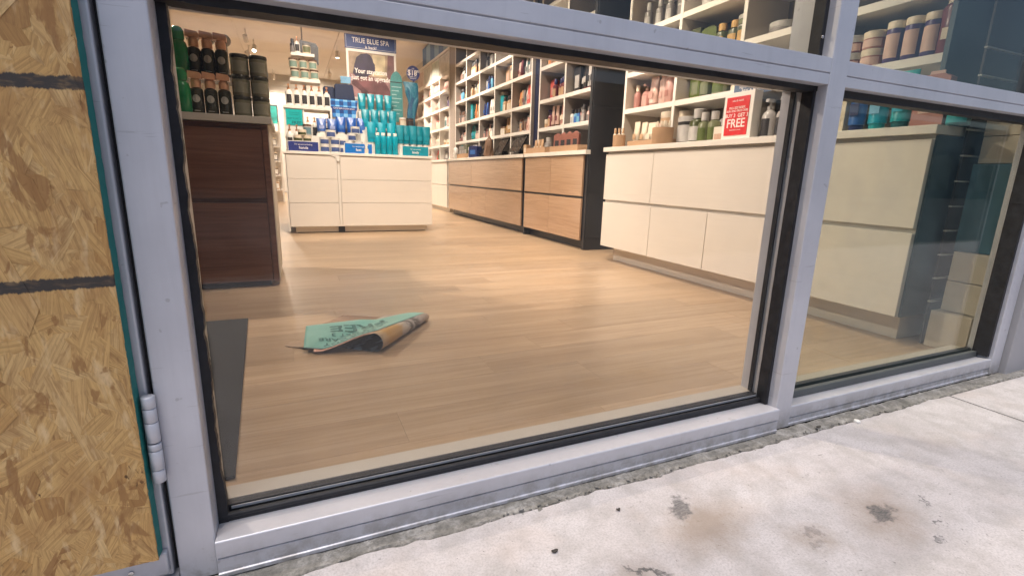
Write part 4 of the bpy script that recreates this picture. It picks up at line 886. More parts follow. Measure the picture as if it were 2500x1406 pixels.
# ---- A unit (far)
a_ = lambda c,r,items,**k: cell('A', AY, c, [0.9575,1.25,1.57,1.93,2.25][r], r, items, G, **k)
for c in range(5):
    for r in range(5):
        rg = random.Random(c*11+r*3)
        pal = [[PALEP,CORAL,CREAM],[PINK,PALEP,SAGE],[CREAM,PALEP,TAN],[PALEP,CREAM,ROSE],[CREAM,WHITE,PALEP]][(c+r) % 5]
        if (c, r) == (4,3): a_(c,r,[('box',.30,.24,SILV,PURP,PURP),('mist',.06,.18,WHITE,GREY,SILV)]); continue
        if (c, r) == (4,2): a_(c,r,[('box',.14,.23,WHITE,WHITE,DTEAL)]+rep(('gel',.08,.20,ROSE,PALEP,PALEP),3)); continue
        if (c, r) == (4,1): a_(c,r,[('tub',.10,.10,CREAM,CREAM,TAN)]*2+[('candle',.12,.10,WHITE,WHITE,TAN)]); continue
        if (c, r) == (4,0): a_(c,r,[('box',.20,.22,CHAR,GREY,SILV),('mist',.06,.20,SILV,WHITE,GREY),('box',.14,.18,GREY,CHAR,CHAR)]); continue
        if (c, r) == (3,0): a_(c,r,[('tube',.10,.22,CORAL,PALEP,PINK)]*2+[('tube',.10,.23,EMER,WHITE,SAGE)]*2+[('tube',.09,.22,SAGE,WHITE,WHITE)]); continue
        kd = rg.choice(['gel','mist','tube']); k1 = rg.choice([3,4]); items = [(kd,.085,rg.uniform(.17,.22),pal[0],pal[1],pal[2])]*k1 + [(rg.choice(['mist','gel']),.075,rg.uniform(.16,.24),pal[1],GREY if r > 2 else pal[2],pal[0])]*2
        if c < 2 and r < 2: continue
        a_(c,r,items)

# ================================================================== DARK CABINET AT THE LEFT
lc = thing('walnut_cabinet', (-0.9,2.7,0), 'dark walnut drawer cabinet with pale countertop just inside the window, at left', 'cabinet')
obj('carcass', MB().box(-1.7,-0.128, 2.392, 3.05, 0.035, 0.945), WALNUT, lc)
obj('drawer_front', MB().box(-1.69,-0.146, 2.372, 2.391, 0.532, 0.918), WALNUT, lc, 0.0015)
obj('drawer_front', MB().box(-1.69,-0.146, 2.372, 2.391, 0.040, 0.504), WALNUT, lc, 0.0015)
obj('corner_stile', MB().box(-0.143,-0.112, 2.371, 2.391, 0.035, 0.944), WALNUT, lc, 0.001)
obj('side_panel', MB().box(-0.1275,-0.107, 2.3915, 3.055, 0.035, 0.944), CREAMBOX, lc)
obj('countertop', MB().box(-1.72,-0.088, 2.350, 3.075, 0.947, 0.985), m_wallp('grey_counter', (0.50,0.46,0.41), 5, 0.5), lc, 0.002)
obj('plinth', MB().box(-1.68,-0.16, 2.43, 3.02, 0.0, 0.034), DARKM, lc)
rz_ = thing('black_riser', (-0.45,2.78,0.985), 'black riser block hidden behind the front row of dark bottles', 'riser')
obj('riser_top', MB().box(-0.80,-0.27, 2.60, 2.95, 1.215, 1.228), DARKM, rz_)
for x in (-0.795,-0.285): obj('riser_leg', MB().box(x, x+0.012, 2.605, 2.945, 0.986, 1.2145), DARKM, rz_)
DK = plain((0.045,0.042,0.025), 0.2)
for row in range(2):
    z = 0.986 if row == 0 else 1.2285; yv = 2.47 if row == 0 else 2.70; sc = 1.0 if row == 0 else 1.06
    for k in range(3):
        x = (-0.455+k*0.068*1.0) if row == 0 else (-0.478+k*0.070)
        t = thing('pump_bottle', (x,yv,z), f"{ORD[k]} dark bottle with copper pump from left, {'front row on the walnut cabinet' if row == 0 else 'raised row on the walnut cabinet'}", 'bottle', 'dark bottles with copper pumps')
        r = 0.033*sc; h = 0.222*sc
        obj('body', MB().lathe([(r*.9,0),(r,.004),(r,.55*h),(r*.9,.60*h),(r*.5,.63*h)], 20).mesh('body', smooth=40), DK, t)
        c = MB().lathe([(r*.78,.632*h),(r*.78,.80*h),(r*.62,.81*h),(r*.62,.84*h)], 18); c.prism([(-r*.95,.845*h),(r*.95,.835*h),(r*.98,.93*h),(r*.8,.975*h),(-r*.9,h)], -r*1.0, r*.6)
        obj('pump_head', c.mesh('pump_head', smooth=30), plain((.74,.40,.24), 0.35, 0.1), t)
        d = MB()
        for j in range(18):
            a = 2*math.pi*j/18; u = math.cos(a)*r*.56; v = math.sin(a)*r*.62; d.v.append((u, -math.sqrt((r*1.05)**2-u*u)-0.0006, .36*h+v))
        d.v.append((0,-r*1.05-0.0012,.36*h)); d.f = [(j,(j+1)%18,18) for j in range(18)]
        obj('round_label', d.mesh('round_label'), plain((0.42,0.40,0.36), 0.6), t)
        obj('label_line', MB().box(-r*.45,r*.45,-r*1.015,-r*0.99,.07*h,.085*h).mesh('label_line'), plain((0.42,0.40,0.36), 0.6), t)
GL = plain((0.02,0.20,0.07), 0.12)
for k in range(2):
    z, yv, x = (0.986,2.405,-0.512) if k == 0 else (1.2285,2.655,-0.543)
    t = thing('green_bottle', (x,yv,z), ['deep green glossy bottle with hooked spout, lower one at the window jamb','deep green glossy bottle with hooked spout, raised one at the window jamb'][k], 'bottle', 'green bottles')
    sc = 1.0+0.06*k
    obj('body', MB().lathe([(.036,0),(.040,.006),(.040,.125),(.034,.150),(.024,.160)], 20).mesh('body', smooth=40), GL, t).scale = (sc,sc,sc)
    c = MB().lathe([(.027,.161),(.030,.168),(.030,.205),(.022,.222),(.010,.228)], 18); c.box(-.048,-.006,-.014,.014,.185,.212)
    obj('spout', c.mesh('spout', smooth=40), GL, t).scale = (sc,sc,sc)
JD = plain((0.17,0.16,0.11), 0.18); JL = plain((0.045,0.042,0.03), 0.25)
for c in range(2):
    for k in range(3):
        t = thing('dark_jar', (-0.232+c*0.0948, 2.462, 0.986+k*0.111), f"dark olive glass jar, {['bottom','middle','top'][k]} of the {['left','right'][c]} stack on the walnut cabinet", 'jar', 'stacked dark jars')
        obj('body', MB().lathe([(.042,0),(.0462,.006),(.0462,.085),(.044,.090)], 22).mesh('body', smooth=40), JD, t)
        obj('lid', MB().lathe([(.0468,.0905),(.0472,.093),(.0472,.106),(.045,.110)], 22).mesh('lid', smooth=40), JL, t)
        obj('label_band', arc_label(.0466,.018,.074,.9).mesh('label_band'), plain((0.20,0.19,0.14), 0.5), t)
SMK = plain((0.34,0.31,0.27), 0.12)
for k in range(3):
    t = thing('smoky_globe', (-0.50+k*0.085,2.86,1.2285), f'{ORD[k]} smoky glass globe from left behind the raised bottle row', 'ornament', 'smoky globes')
    obj('globe', MB().lathe([(.012,0),(.014,.20)]+[(.036*math.sin(a),.236-.036*math.cos(a)) for a in [0.4+i*0.34 for i in range(9)]], 16).mesh('globe', smooth=50), SMK, t)
rackm = thing('far_white_rack', (-0.42,11.0,0), 'far white rack with small goods glimpsed between walnut cabinet and island', 'rack')
obj('rack_back', MB().box(-1.1,-0.18, 11.35, 11.38, 0.0, 1.65), SHELF, rackm)
for z in (0.25,0.55,0.85,1.15,1.45): obj('shelf', MB().box(-1.1,-0.18, 10.95, 11.349, z, z+0.03), SHELF, rackm)
for x in (-1.1,-0.21): obj('upright', MB().box(x, x+0.03, 10.92, 10.949, 0.0, 1.65), SHELF, rackm)
for i, z in enumerate((0.2805,0.5805,0.8805,1.1805)):
    for k in range(4): prod('candle', .12, .17, ([BROWN,CHAR,GREY,TAN][(i+k) % 4],CREAM,WHITE), (-0.86+k*0.18,11.08,z), 0, 'lidded_jar', f"{ORD[k]} jar from left on {['lowest','second','third','upper'][i]} shelf of far white rack", 'jar', 'jars on the far rack')
wp = thing('teal_wall_poster', (-0.41,15.9,1.78), 'narrow teal poster on the back wall above the walnut cabinet edge', 'poster')
obj('frame', MB().box(-0.60,-0.27, 15.93, 15.972, 1.76, 2.54), DARKM, wp); obj('print', MB().box(-0.58,-0.30, 15.925, 15.929, 1.80, 2.50), plain((0.01,0.28,0.25), 0.5, 0, 0.4, 4), wp)

# ================================================================== FLOOR MAT AND FLYERS
mt = MB().prism([(-1.6,1.655),(-1.55,0.27),(-0.166,0.293),(-0.236,1.662)], 0.0005, 0.009, 2)
tag(obj('floor_mat', mt, MATM, None, 0.003), 'dark charcoal door mat on the plank floor beside the jamb', 'mat')
N0, F0 = Vector((0.285,1.00,0)), Vector((0.565,1.375,0)); AX = (F0-N0); PX = Vector((-AX.y, AX.x, 0)).normalized()
def rad(t): return 0.039-0.021*t
WID = 0.235
def topz(t, a):           # height of the folded-over upper layer, a measured from the roll's outer edge
    r = rad(t); 
    if a < r: return r+math.sqrt(max(0, r*r-(a-r)**2))
    q = min(1, (a-r)/(WID-r)); return 0.010+(2*r-0.010)*(1-q)**1.6*(1+1.1*q)
def profile(t):
    r = rad(t); pts = [(0.20-0.12*t,0.003),(0.14-0.08*t,0.003),(0.085-0.04*t,0.002),(r,0.0015)]
    for i in range(1, 9):
        a = math.pi/2+math.pi*i/8; pts.append((r+r*math.cos(a), r-r*math.sin(a)+0.0015))
    for i in range(1, 9):
        a = r+(WID-r)*i/8; pts.append((a, topz(t, a)))
    return pts
ry = thing('rolled_flyer', tuple(N0), 'curled printed poster with mustard and black faces lying folded on the floor', 'poster')
NTS = 22; pn = len(profile(0)); inn = MB(); 
for i in range(NTS+1):
    t = i/NTS; c = N0+AX*t
    for (a, z) in profile(t): p = c+PX*a; inn.v.append((p.x, p.y, z+0.0012*noise.noise(Vector((t*6,a*30,0)))*(z > 0.006)))
for i in range(NTS):
    for j in range(pn-1): k = i*pn+j; inn.f.append((k, k+1, k+pn+1, k+pn))
tpm = NT('flyer_print'); c_o = tpm.coord('UV'); sp_ = tpm.node('ShaderNodeSeparateXYZ'); tpm.link(c_o, sp_.inputs[0])
nz = tpm.noise(c_o, 7, 5, 0.6, 1.0); nz2 = tpm.noise(tpm.mapping(c_o, (4,22,1)), 1.0, 3)
outc = tpm.ramp(tpm.math('MULTIPLY_ADD', nz, 0.25, tpm.math('SUBTRACT', sp_.outputs[0], 0.12)), [(0.0,(0.52,0.40,0.26)),(0.16,(0.54,0.31,0.09)),(0.36,(0.50,0.33,0.15)),(0.45,(0.50,0.44,0.38)),(0.53,(0.45,0.42,0.40)),(0.56,(0.07,0.065,0.06)),(0.64,(0.48,0.45,0.43)),(0.70,(0.07,0.065,0.06)),(0.78,(0.46,0.42,0.40)),(1.0,(0.36,0.28,0.22))])
tpm.set(outc, 0.42)
tpi = NT('flyer_back_print'); nz3 = tpi.noise(tpi.mapping(tpi.coord('UV'), (4,22,1)), 1.0, 3); tpi.set(tpi.ramp(nz3, [(0.42,(0.022,0.023,0.025)),(0.50,(0.035,0.037,0.04)),(0.55,(0.30,0.38,0.41))]), 0.42)
ro = obj('curled_sheet', inn.mesh('curled_sheet', tuple(N0), 60), tpi.m, ry)
uvm = ro.data.uv_layers.new(name='UVMap')
for lp in ro.data.loops: i = lp.vertex_index; uvm.data[lp.index].uv = ((i//pn)/NTS, (i % pn)/(pn-1))
ro.data.materials.append(tpm.m); sm_ = ro.modifiers.new('thick', 'SOLIDIFY'); sm_.thickness = 0.0008; sm_.offset = 0; sm_.material_offset = 1
def surf(p, lift):        # drape a plan point over the curled poster
    d = Vector((p[0]-N0.x, p[1]-N0.y, 0)); t = d.dot(AX)/AX.length_squared; a = d.dot(PX)
    tt = min(1, max(0, t)); z = topz(tt, max(0.0, a)) if a < WID else 0.010
    if a > WID: z = 0.010+0.010*min(1,(a-WID)/0.05)
    if t > 1: z *= max(0.55, 1-(t-1)*3)
    return Vector((p[0], p[1], z+lift))
QA, QB, QC_, QD = Vector((-0.004,1.10)), Vector((0.012,1.395)), Vector((0.505,1.455)), Vector((0.27,1.075))
def sheet_pt(u, v, lift):  # u along the long side, v from front edge to back edge
    fr_ = QA.lerp(QD, min(1,u/0.52)) if u < 0.52 else QD.lerp(Vector((0.545,1.385)), (u-0.52)/0.48)
    bk = QB.lerp(QC_, u); p = fr_.lerp(bk, v); return surf(p, lift)
def sheet(name, m, parent, lift, u0=0, u1=1, v0=0, v1=1, nu=40, nv=16, dx=0, dy=0):
    mb = MB()
    for i in range(nu+1):
        for j in range(nv+1):
            p = sheet_pt(u0+(u1-u0)*i/nu, v0+(v1-v0)*j/nv, lift); mb.v.append((p.x+dx, p.y+dy, p.z))
    for i in range(nu):
        for j in range(nv): k = i*(nv+1)+j; mb.f.append((k, k+nv+1, k+nv+2, k+1))
    o = obj(name, mb.mesh(name, wloc(parent) if parent else (0,0,0), 60), m, parent)
    s = o.modifiers.new('thick', 'SOLIDIFY'); s.thickness = 0.0006; s.offset = -1; return o
tf = thing('teal_flyer', (0.15,1.2,0.0), 'pale teal sale flyer printed upside down lying on top of the curled poster', 'flyer')
TM = NT('teal_print'); nn = TM.noise(TM.coord(), 6, 3); TM.set(TM.ramp(nn, [(0.3,(0.15,0.42,0.37)),(0.7,(0.21,0.50,0.46))]), 0.38)
sheet('teal_sheet', TM.m, tf, 0.0035)
under = thing('pink_flyer', (0.1,1.1,0.0), 'pink edged paper sheet just under the teal flyer', 'flyer')
sheet('pink_sheet', plain((0.66,0.36,0.27), 0.5), under, 0.0008, 0.07, 0.60, -0.085, 0.4, 30, 12)
DT = plain((0.035,0.16,0.15), 0.5)
def map_text(body, size, u, v, m, bold=0.0, sx=1.0):
    cu = bpy.data.curves.new('t', 'FONT'); cu.body = body; cu.size = size; cu.align_x = 'CENTER'; cu.align_y = 'CENTER'; cu.offset = bold*size; cu.resolution_u = 3
    o = bpy.data.objects.new('t', cu); COL.objects.link(o); bpy.context.view_layer.update()
    dg = bpy.context.evaluated_depsgraph_get(); me = bpy.data.meshes.new_from_object(o.evaluated_get(dg))
    bpy.data.objects.remove(o)
    for vx in me.vertices:
        p = sheet_pt(u-vx.co.x*sx/0.56, v-vx.co.y/0.30, 0.0048); vx.co = p-Vector((0.15,1.2,0))
    me.name = 'lettering'; me.materials.clear(); obj('lettering', me, m, tf)
map_text('FREE', 0.105, 0.44, 0.70, DT, 0.022, 1.25)
map_text('BUY 3 GET 3', 0.044, 0.44, 0.45, DT, 0.01, 1.1)
map_text('& HAIR CARE', 0.044, 0.36, 0.29, DT, 0.01, 1.1)
map_text('ALL BODY', 0.044, 0.34, 0.13, DT, 0.01, 1.1)
for k, (pts, c, lab) in enumerate(((((-0.075,1.212),(0.02,1.13),(0.06,1.22),(-0.02,1.27)), (0.40,0.28,0.18), 'tan paper corner poking out left of the teal flyer'), (((0.185,1.60),(0.08,1.44),(0.30,1.43),(0.40,1.475)), (0.36,0.24,0.16), 'folded tan paper sheet behind the teal flyer'))):
    mb = MB(); n = 10
    A_, B_, C_, D_ = [Vector(q) for q in pts]
    for i in range(n+1):
        for j in range(n+1):
            p = A_.lerp(B_, i/n).lerp(D_.lerp(C_, i/n), j/n); mb.v.append((p.x, p.y, 0.002+0.012*(i/n)**2+0.002*noise.noise(Vector((i*.5,j*.5,k*7)))))
    for i in range(n):
        for j in range(n): q = i*(n+1)+j; mb.f.append((q, q+n+1, q+n+2, q+1))
    o = tag(obj('paper_sheet', mb.mesh('paper_sheet', smooth=60), plain(c, 0.6)), lab, 'paper'); s = o.modifiers.new('thick', 'SOLIDIFY'); s.thickness = 0.0006

# ================================================================== ISLAND
IY = 5.10
il = thing('white_island', (0.76,5.7,0), 'white laminate display island with two columns of drawers on plank floor', 'cabinet')
obj('carcass', MB().box(-0.045, 1.548, IY+0.021, 6.35, 0.075, 0.866), LAM, il)
for (x0,x1) in ((-0.052,0.468), (0.502,1.556)):
    for (z0,z1) in ((0.078,0.340),(0.3435,0.603),(0.6065,0.862)): obj('drawer_front', MB().box(x0+0.002, x1-0.002, IY, IY+0.02, z0, z1), LAM, il, 0.0015)
obj('cable_channel', MB().box(0.472, 0.498, IY+0.004, IY+0.0205, 0.078, 0.862), SHELF, il, 0.002)
obj('side_panel', MB().box(-0.066,-0.054, IY-0.004, 6.35, 0.03, 0.866), SHELF, il)
obj('countertop', MB().box(-0.075, 1.572, IY-0.012, 6.37, 0.868, 0.898), SHELF, il, 0.003)
obj('plinth', MB().box(0.0, 1.50, IY+0.05, 6.30, 0.012, 0.0745), LAM, il)
obj('caster_gap', MB().box(0.02, 1.48, IY+0.08, 6.28, 0.0005, 0.0115), BLACKM, il)
obj('cable_foot', MB().box(0.455, 0.525, IY+0.03, IY+0.0495, 0.004, 0.070), BLACKM, il)
obj('hook', MB().prism([(0.40,0.866),(0.50,0.866),(0.50,0.80),(0.47,0.80),(0.455,0.845)], IY-0.010, IY-0.0005, 1), SHELF, il, 0.003)
CT = 0.8985
# stepped white tower
tw = thing('white_stepped_display', (0.2,5.6,CT), 'white stepped display tower of pump bottles and candles at island left', 'display stand')
obj('shelf', MB().box(-0.045, 0.47, 5.44, 5.78, 1.372, 1.405), SHELF, tw, 0.002)
obj('shelf', MB().box(0.045, 0.365, 5.52, 5.76, 1.672, 1.708), SHELF, tw, 0.002)
obj('shelf', MB().box(0.075, 0.32, 5.52, 5.74, 1.945, 1.978), SHELF, tw, 0.002)
obj('lower_box', MB().box(-0.04, 0.465, 5.48, 5.78, CT, 1.06), SHELF, tw, 0.002)
obj('side', MB().box(-0.045,-0.025, 5.46, 5.78, 1.0605, 1.3715), SHELF, tw)
obj('side', MB().box(0.45,0.47, 5.44, 5.78, 1.0605, 1.3715), SHELF, tw)
obj('divider', MB().box(0.155,0.172, 5.46, 5.78, 1.0605, 1.3715), SHELF, tw)
for (x0,x1,z0,z1) in ((0.19,0.22,1.4055,1.6715),(0.19,0.22,1.7085,1.9445)): obj('spine', MB().box(x0,x1,5.74,5.76,z0,z1), SHELF, tw)
obj('post', MB().rod((0.205,5.75,1.979), (0.205,5.75,2.30), 0.008), SILV and plain(SILV,0.3,0.8), tw)
obj('back_plate', MB().prism([(0.15,1.979),(0.37,1.90),(0.375,2.09),(0.35,2.13),(0.18,2.15)], 5.70, 5.715, 1), DARKM, tw)
def pb(x, y, z, w, h, lab): prod('pump', w, h, (WHITE,COPPER,CHAR), (x,y,z), 0, 'pump_bottle', lab, 'bottle', 'white pump bottles on the stepped display', rough=(.25,.35,.5), metal=(0,.4,0))
for k in range(6): pb(0.025+k*0.080, 5.50, 1.4055, .076, .225, f'{ORD[k]} white pump bottle from left on the tower\'s wide shelf')
for k in range(4): pb(0.205+k*0.072, 5.52, 1.0605, .068, .235, f'{ORD[k]} white pump bottle from left in the tower\'s lower cubby')
for k in range(2): pb(0.005+k*0.075, 5.30, CT, .07, .30 if False else .285, f'{["left","right"][k]} white pump bottle below the turquoise sign on the island')
pb(0.145, 5.56, 1.9785, .060, .165, 'single white pump bottle on the topmost tower shelf')
prod('mist', .055, .15, (CHAR,CHAR,GREY), (0.098,5.60,1.9785), 0, 'slim_bottle', 'dark slim bottle on the topmost tower shelf', 'bottle', G)
prod('candle', .088, .105, (CREAM,GREY,SAGE), (0.242,5.57,1.9785), 0, 'lidded_jar', 'candle jar with sage label on the topmost tower shelf', 'jar', 'sage candles')
for r in range(2):
    for k in range(3): prod('candle', .092, .105, (CREAM,BROWN,(.20,.30,.25)), (0.105+k*0.102-(0.012 if r else 0),5.57,1.7085+r*0.1055), 0, 'lidded_jar', f'{["left","middle","right"][k]} candle jar with sage label, {["lower","upper"][r]} row of the tower', 'jar', 'sage candles')
sg = thing('turquoise_sale_sign', (0.06,5.45,1.18), 'turquoise sale card leaning in the white display tower', 'sign')
sgc = obj('card', MB().box(-0.022, 0.150, 5.445, 5.453, 1.19, 1.362), plain((0.0,0.42,0.42), 0.4), sg)
obj('sign_backing', MB().box(-0.022, 0.150, 5.4535, 5.459, 1.0605, 1.362), SHELF, sg)
DTT = plain((0.0,0.10,0.11), 0.5)
text('BUY 3 GET 3', 0.026, DTT, sgc, (0.064,5.4445,1.262), FY, 0.006); text('FREE', 0.05, DTT, sgc, (0.085,5.4445,1.215), FY, 0.015); text('all hand soap\nmix & match', 0.02, DTT, sgc, (0.064,5.4445,1.315), FY)
prod('candle', .09, .13, (SILV,BROWN,(.12,.22,.26)), (0.195,5.44-.06,1.0605 if False else CT), 0, 'lidded_jar', 'slate labelled candle jar right of the turquoise sign', 'jar', 'sage candles') if False else prod('candle', .09, .12, (SILV,BROWN,(.12,.22,.26)), (0.19,5.36,1.08), 0, 'lidded_jar', 'slate labelled candle jar right of the turquoise sign', 'jar', 'sage candles')
ri = thing('white_riser', (0.24,5.37,CT), 'white riser block behind the stacked jars at the island left', 'riser'); obj('block', MB().box(0.10, 0.46, 5.32, 5.43, CT, 1.0795), SHELF, ri, 0.002)
CR, JB = WHITE, CHAR
# small stacked jars behind the dark blue card
for k, (x, z) in enumerate(((0.04,0),(0.13,0),(0.22,0),(0.085,1),(0.18,1),(0.13,2))):
    prod('tub', .088, .062, (CREAM,CREAM,OLIVE), (x,5.215,CT+0.045+z*0.0625), 0, 'short_tub', ['left of the bottom','middle of the bottom','right of the bottom','left of the second','right of the second','top of the'][k]+' row cream tub stacked behind the hands card', 'jar', 'cream tubs behind the hands card')
rb = thing('white_riser', (0.13,5.22,CT), 'low white riser under the cream tubs behind the hands card', 'riser'); obj('block', MB().box(-0.01, 0.27, 5.17, 5.26, CT, CT+0.0445), SHELF, rb)
def card(x0, x1, z0, z1, y, col, big, small, lab):
    t = thing('desk_card', ((x0+x1)/2,y,z0), lab, 'sign', 'small cards along the island front')
    cc_ = obj('card', MB().box(x0,x1,y,y+0.005,z0,z1), plain(col, 0.45), t); obj('card_base', MB().box(x0,x1,y+0.0055,y+0.05,z0,z0+0.012), WHITEP, t); obj('border', MB().box(x0-0.006,x1+0.006,y+0.0052,y+0.0085,z0+0.0125,z1+0.006), WHITEP, t)
    text(big, 0.040, LW, cc_, ((x0+x1)/2,y-0.0008,z0+(z1-z0)*.36), FY, 0.015); text(small, 0.020, LW, cc_, ((x0+x1)/2,y-0.0008,z0+(z1-z0)*.70), FY, 0.004)
card(-0.018, 0.285, CT, 1.000, 5.13, (0.02,0.035,0.20), 'hands', 'For sensational-feeling', 'navy card reading hands at the island left')
card(0.565, 0.862, CT, 1.005, 5.13, (0.0,0.16,0.55), 'feet', 'For sandal-ready', 'bright blue card reading feet at the island middle')
card(1.215, 1.522, CT+0.0, 1.005, 5.13, (0.0,0.26,0.36), 'body', 'For spa-worthy', 'teal card reading body at the island right')
# white and blue banded jars
for k, (x, z, y) in enumerate(((0.355,0,5.18),(0.465,0,5.18),(0.355,1,5.18),(0.465,1,5.18),(0.425,2,5.18),(0.545,0,5.27),(0.545,1,5.27))):
    prod('candle', .106, .080, (WHITE,WHITE,(.06,.10,.26)), (x,y,CT+z*0.0805), 0, 'lidded_jar', f"{['left bottom','right bottom','left middle','right middle','topmost','back bottom','back upper'][k]} white jar with blue band in the centre stack", 'jar', 'banded jars in the centre stack')
for k, (x, z) in enumerate(((0.62,0),(0.73,0),(0.66,1),(0.70,2))):
    prod('candle', .100, .080, (WHITE,WHITE,(.06,.10,.26)), (x,5.27,CT+0.06+z*0.0805), 0, 'lidded_jar', f"{['left bottom','right bottom','middle','top'][k]} white jar with blue band behind the feet card", 'jar', 'banded jars behind the feet card')
rb = thing('white_riser', (0.67,5.27,CT), 'low white riser under the banded jars behind the feet card', 'riser'); obj('block', MB().box(0.555, 0.80, 5.21, 5.33, CT, CT+0.0595), SHELF, rb)
prod('tub', .09, .055, (WHITE,CREAM,CREAM), (0.80,5.17,CT), 0, 'short_tub', 'low white tub beside the feet card', 'jar', G)
prod('tub', .085, .055, (WHITE,WHITE,None), (0.80,5.17,CT+0.0555), 0, 'short_tub', 'white tub stacked on the low tub beside the feet card', 'jar', G)
# blue tubes on risers
rb = thing('white_riser', (0.60,5.42,CT), 'tall white riser under the blue tubes at the island middle', 'riser'); obj('block', MB().box(0.29, 0.84, 5.36, 5.50, CT, 1.115), SHELF, rb, 0.002)
for k in range(2): prod('tube', .112, .165, ((.05,.13,.40),WHITE,(.30,.36,.62)), (0.345+k*0.115,5.40,1.1155-0.0), 0, 'squeeze_tube', f'{["left","right"][k]} of two slate blue tubes above the banded jars', 'tube', 'slate blue tubes')
for k in range(3): prod('tube', .112, .195, ((.015,.10,.42),WHITE,(.05,.17,.5)), (0.56+k*0.115,5.41,1.1155), 0, 'squeeze_tube', f'{ORD[k]} deep blue tube from left under the gingham bag', 'tube', 'deep blue tubes')
GH = m_gingham()
rb = thing('grey_riser', (0.53,5.6,CT), 'grey riser block under the gingham bag', 'riser'); obj('block', MB().box(0.44, 0.76, 5.54, 5.70, CT, 1.317), plain((0.22,0.22,0.24),0.5), rb, 0.002)
gb = thing('gingham_bag', (0.61,5.60,1.3175), 'blue gingham cosmetic bag with a navy text band on the island', 'bag')
mb = MB().prism([(0.485,1.318),(0.745,1.318),(0.775,1.52),(0.455,1.52)], 5.545, 5.66, 1); obj('bag_body', mb, GH, gb, 0.006)
gtb = obj('text_band', MB().prism([(0.467,1.405),(0.763,1.405),(0.7675,1.437),(0.4625,1.437)], 5.5415, 5.5446, 1), plain((0.01,0.05,0.25),0.5), gb)
text('Come back to your senses', 0.026, LW, gtb, (0.615,5.5405,1.421), FY, 0.004, sx=0.85)
hb = thing('navy_towel_pouch', (0.60,5.62,1.52), 'dark navy folded pouch set standing behind the gingham bag', 'pouch')
NV = plain((0.018,0.03,0.075), 0.7)
obj('pouch', MB().prism([(0.40,1.50),(0.53,1.50),(0.53,1.655),(0.515,1.672),(0.415,1.672),(0.40,1.655)], 5.675, 5.715, 1), NV, hb, 0.006)
obj('pouch', MB().prism([(0.525,1.525),(0.755,1.525),(0.735,1.69),(0.72,1.705),(0.54,1.70),(0.525,1.685)], 5.60, 5.655, 1), NV, hb, 0.006)
obj('tag', MB().prism([(0.60,1.712),(0.71,1.716),(0.715,1.79),(0.595,1.79)], 5.61, 5.616, 1), plain((0.16,0.36,0.55),0.4), hb)
# turquoise tubes
TQ = (.0,.27,.36); TQ2 = (.0,.33,.45)
r1 = thing('white_riser', (0.97,5.55,CT), 'highest white riser under the back row of turquoise tubes', 'riser'); obj('block', MB().box(0.775, 1.20, 5.49, 5.62, CT, 1.395), WHITEP, r1, 0.002)
r2 = thing('white_riser', (0.98,5.42,CT), 'middle white riser under the second row of turquoise tubes', 'riser'); obj('block', MB().box(0.79, 1.22, 5.365, 5.488, CT, 1.185), WHITEP, r2, 0.002)
r3 = thing('white_riser', (1.2,5.3,CT), 'lowest white riser under the front rows of turquoise tubes', 'riser'); obj('block', MB().box(0.82, 1.56, 5.235, 5.363, CT, 1.005), WHITEP, r3, 0.002)
for k in range(4): prod('tube', .092, .212, (TQ,WHITE,TQ2), (0.823+k*0.103,5.54,1.3955), 0, 'squeeze_tube', f'{ORD[k]} turquoise tube from left in the topmost row of the island', 'tube', 'turquoise tubes on the island')
for k in range(4): prod('tube', .098, .232, (TQ,WHITE,TQ2), (0.842+k*0.106,5.42,1.1855), 0, 'squeeze_tube', f'{ORD[k]} turquoise tube from left in the second row of the island', 'tube', 'turquoise tubes on the island')
for k in range(3): prod('tube', .108, .262, (TQ2,WHITE,TQ), (0.885+k*0.116,5.29,1.0055), 0, 'squeeze_tube', f'{ORD[k]} turquoise tube from left in the third row of the island', 'tube', 'turquoise tubes on the island')
for k in range(5): prod('tube', .100, .245, ((.0,.21,.28) if k % 2 else (.01,.25,.33),WHITE,TQ), (1.215+k*0.080,5.27+0.025*(k % 2),1.0055), 0, 'squeeze_tube', f'{ORD[k]} turquoise tube from left behind the body card', 'tube', 'turquoise tubes on the island')
for k in range(4): prod('gel', .066, .245, (TQ2,WHITE,TQ), (0.935+k*0.067,5.175,CT), 0, 'shower_bottle', f'{ORD[k]} turquoise bottle with white cap on top from left, island front', 'bottle', 'turquoise capped bottles')
prod('pump', .09, .13, (TAN,CHAR,CREAM), (1.27,5.45,1.19 if False else CT+0.0), 0, 'pump_bottle', 'tan pump bottle behind the right turquoise tubes', 'bottle', G) if False else None
rb = thing('dark_riser', (1.38,5.50,CT), 'dark riser behind the right turquoise tubes', 'riser'); obj('block', MB().box(1.24, 1.54, 5.42, 5.62, CT, 1.245), plain((0.05,0.06,0.07),0.5), rb, 0.002)
prod('candle', .085, .11, (TAN,WHITE,CREAM), (1.29,5.47,1.2455), 0, 'lidded_jar', 'tan jar with white lid behind the right turquoise tubes', 'jar', G)
prod('candle', .09, .11, (BROWN,CHAR,CHAR), (1.385,5.49,1.2455), 0, 'lidded_jar', 'dark brown jar next to the tan jar on the island', 'jar', G)
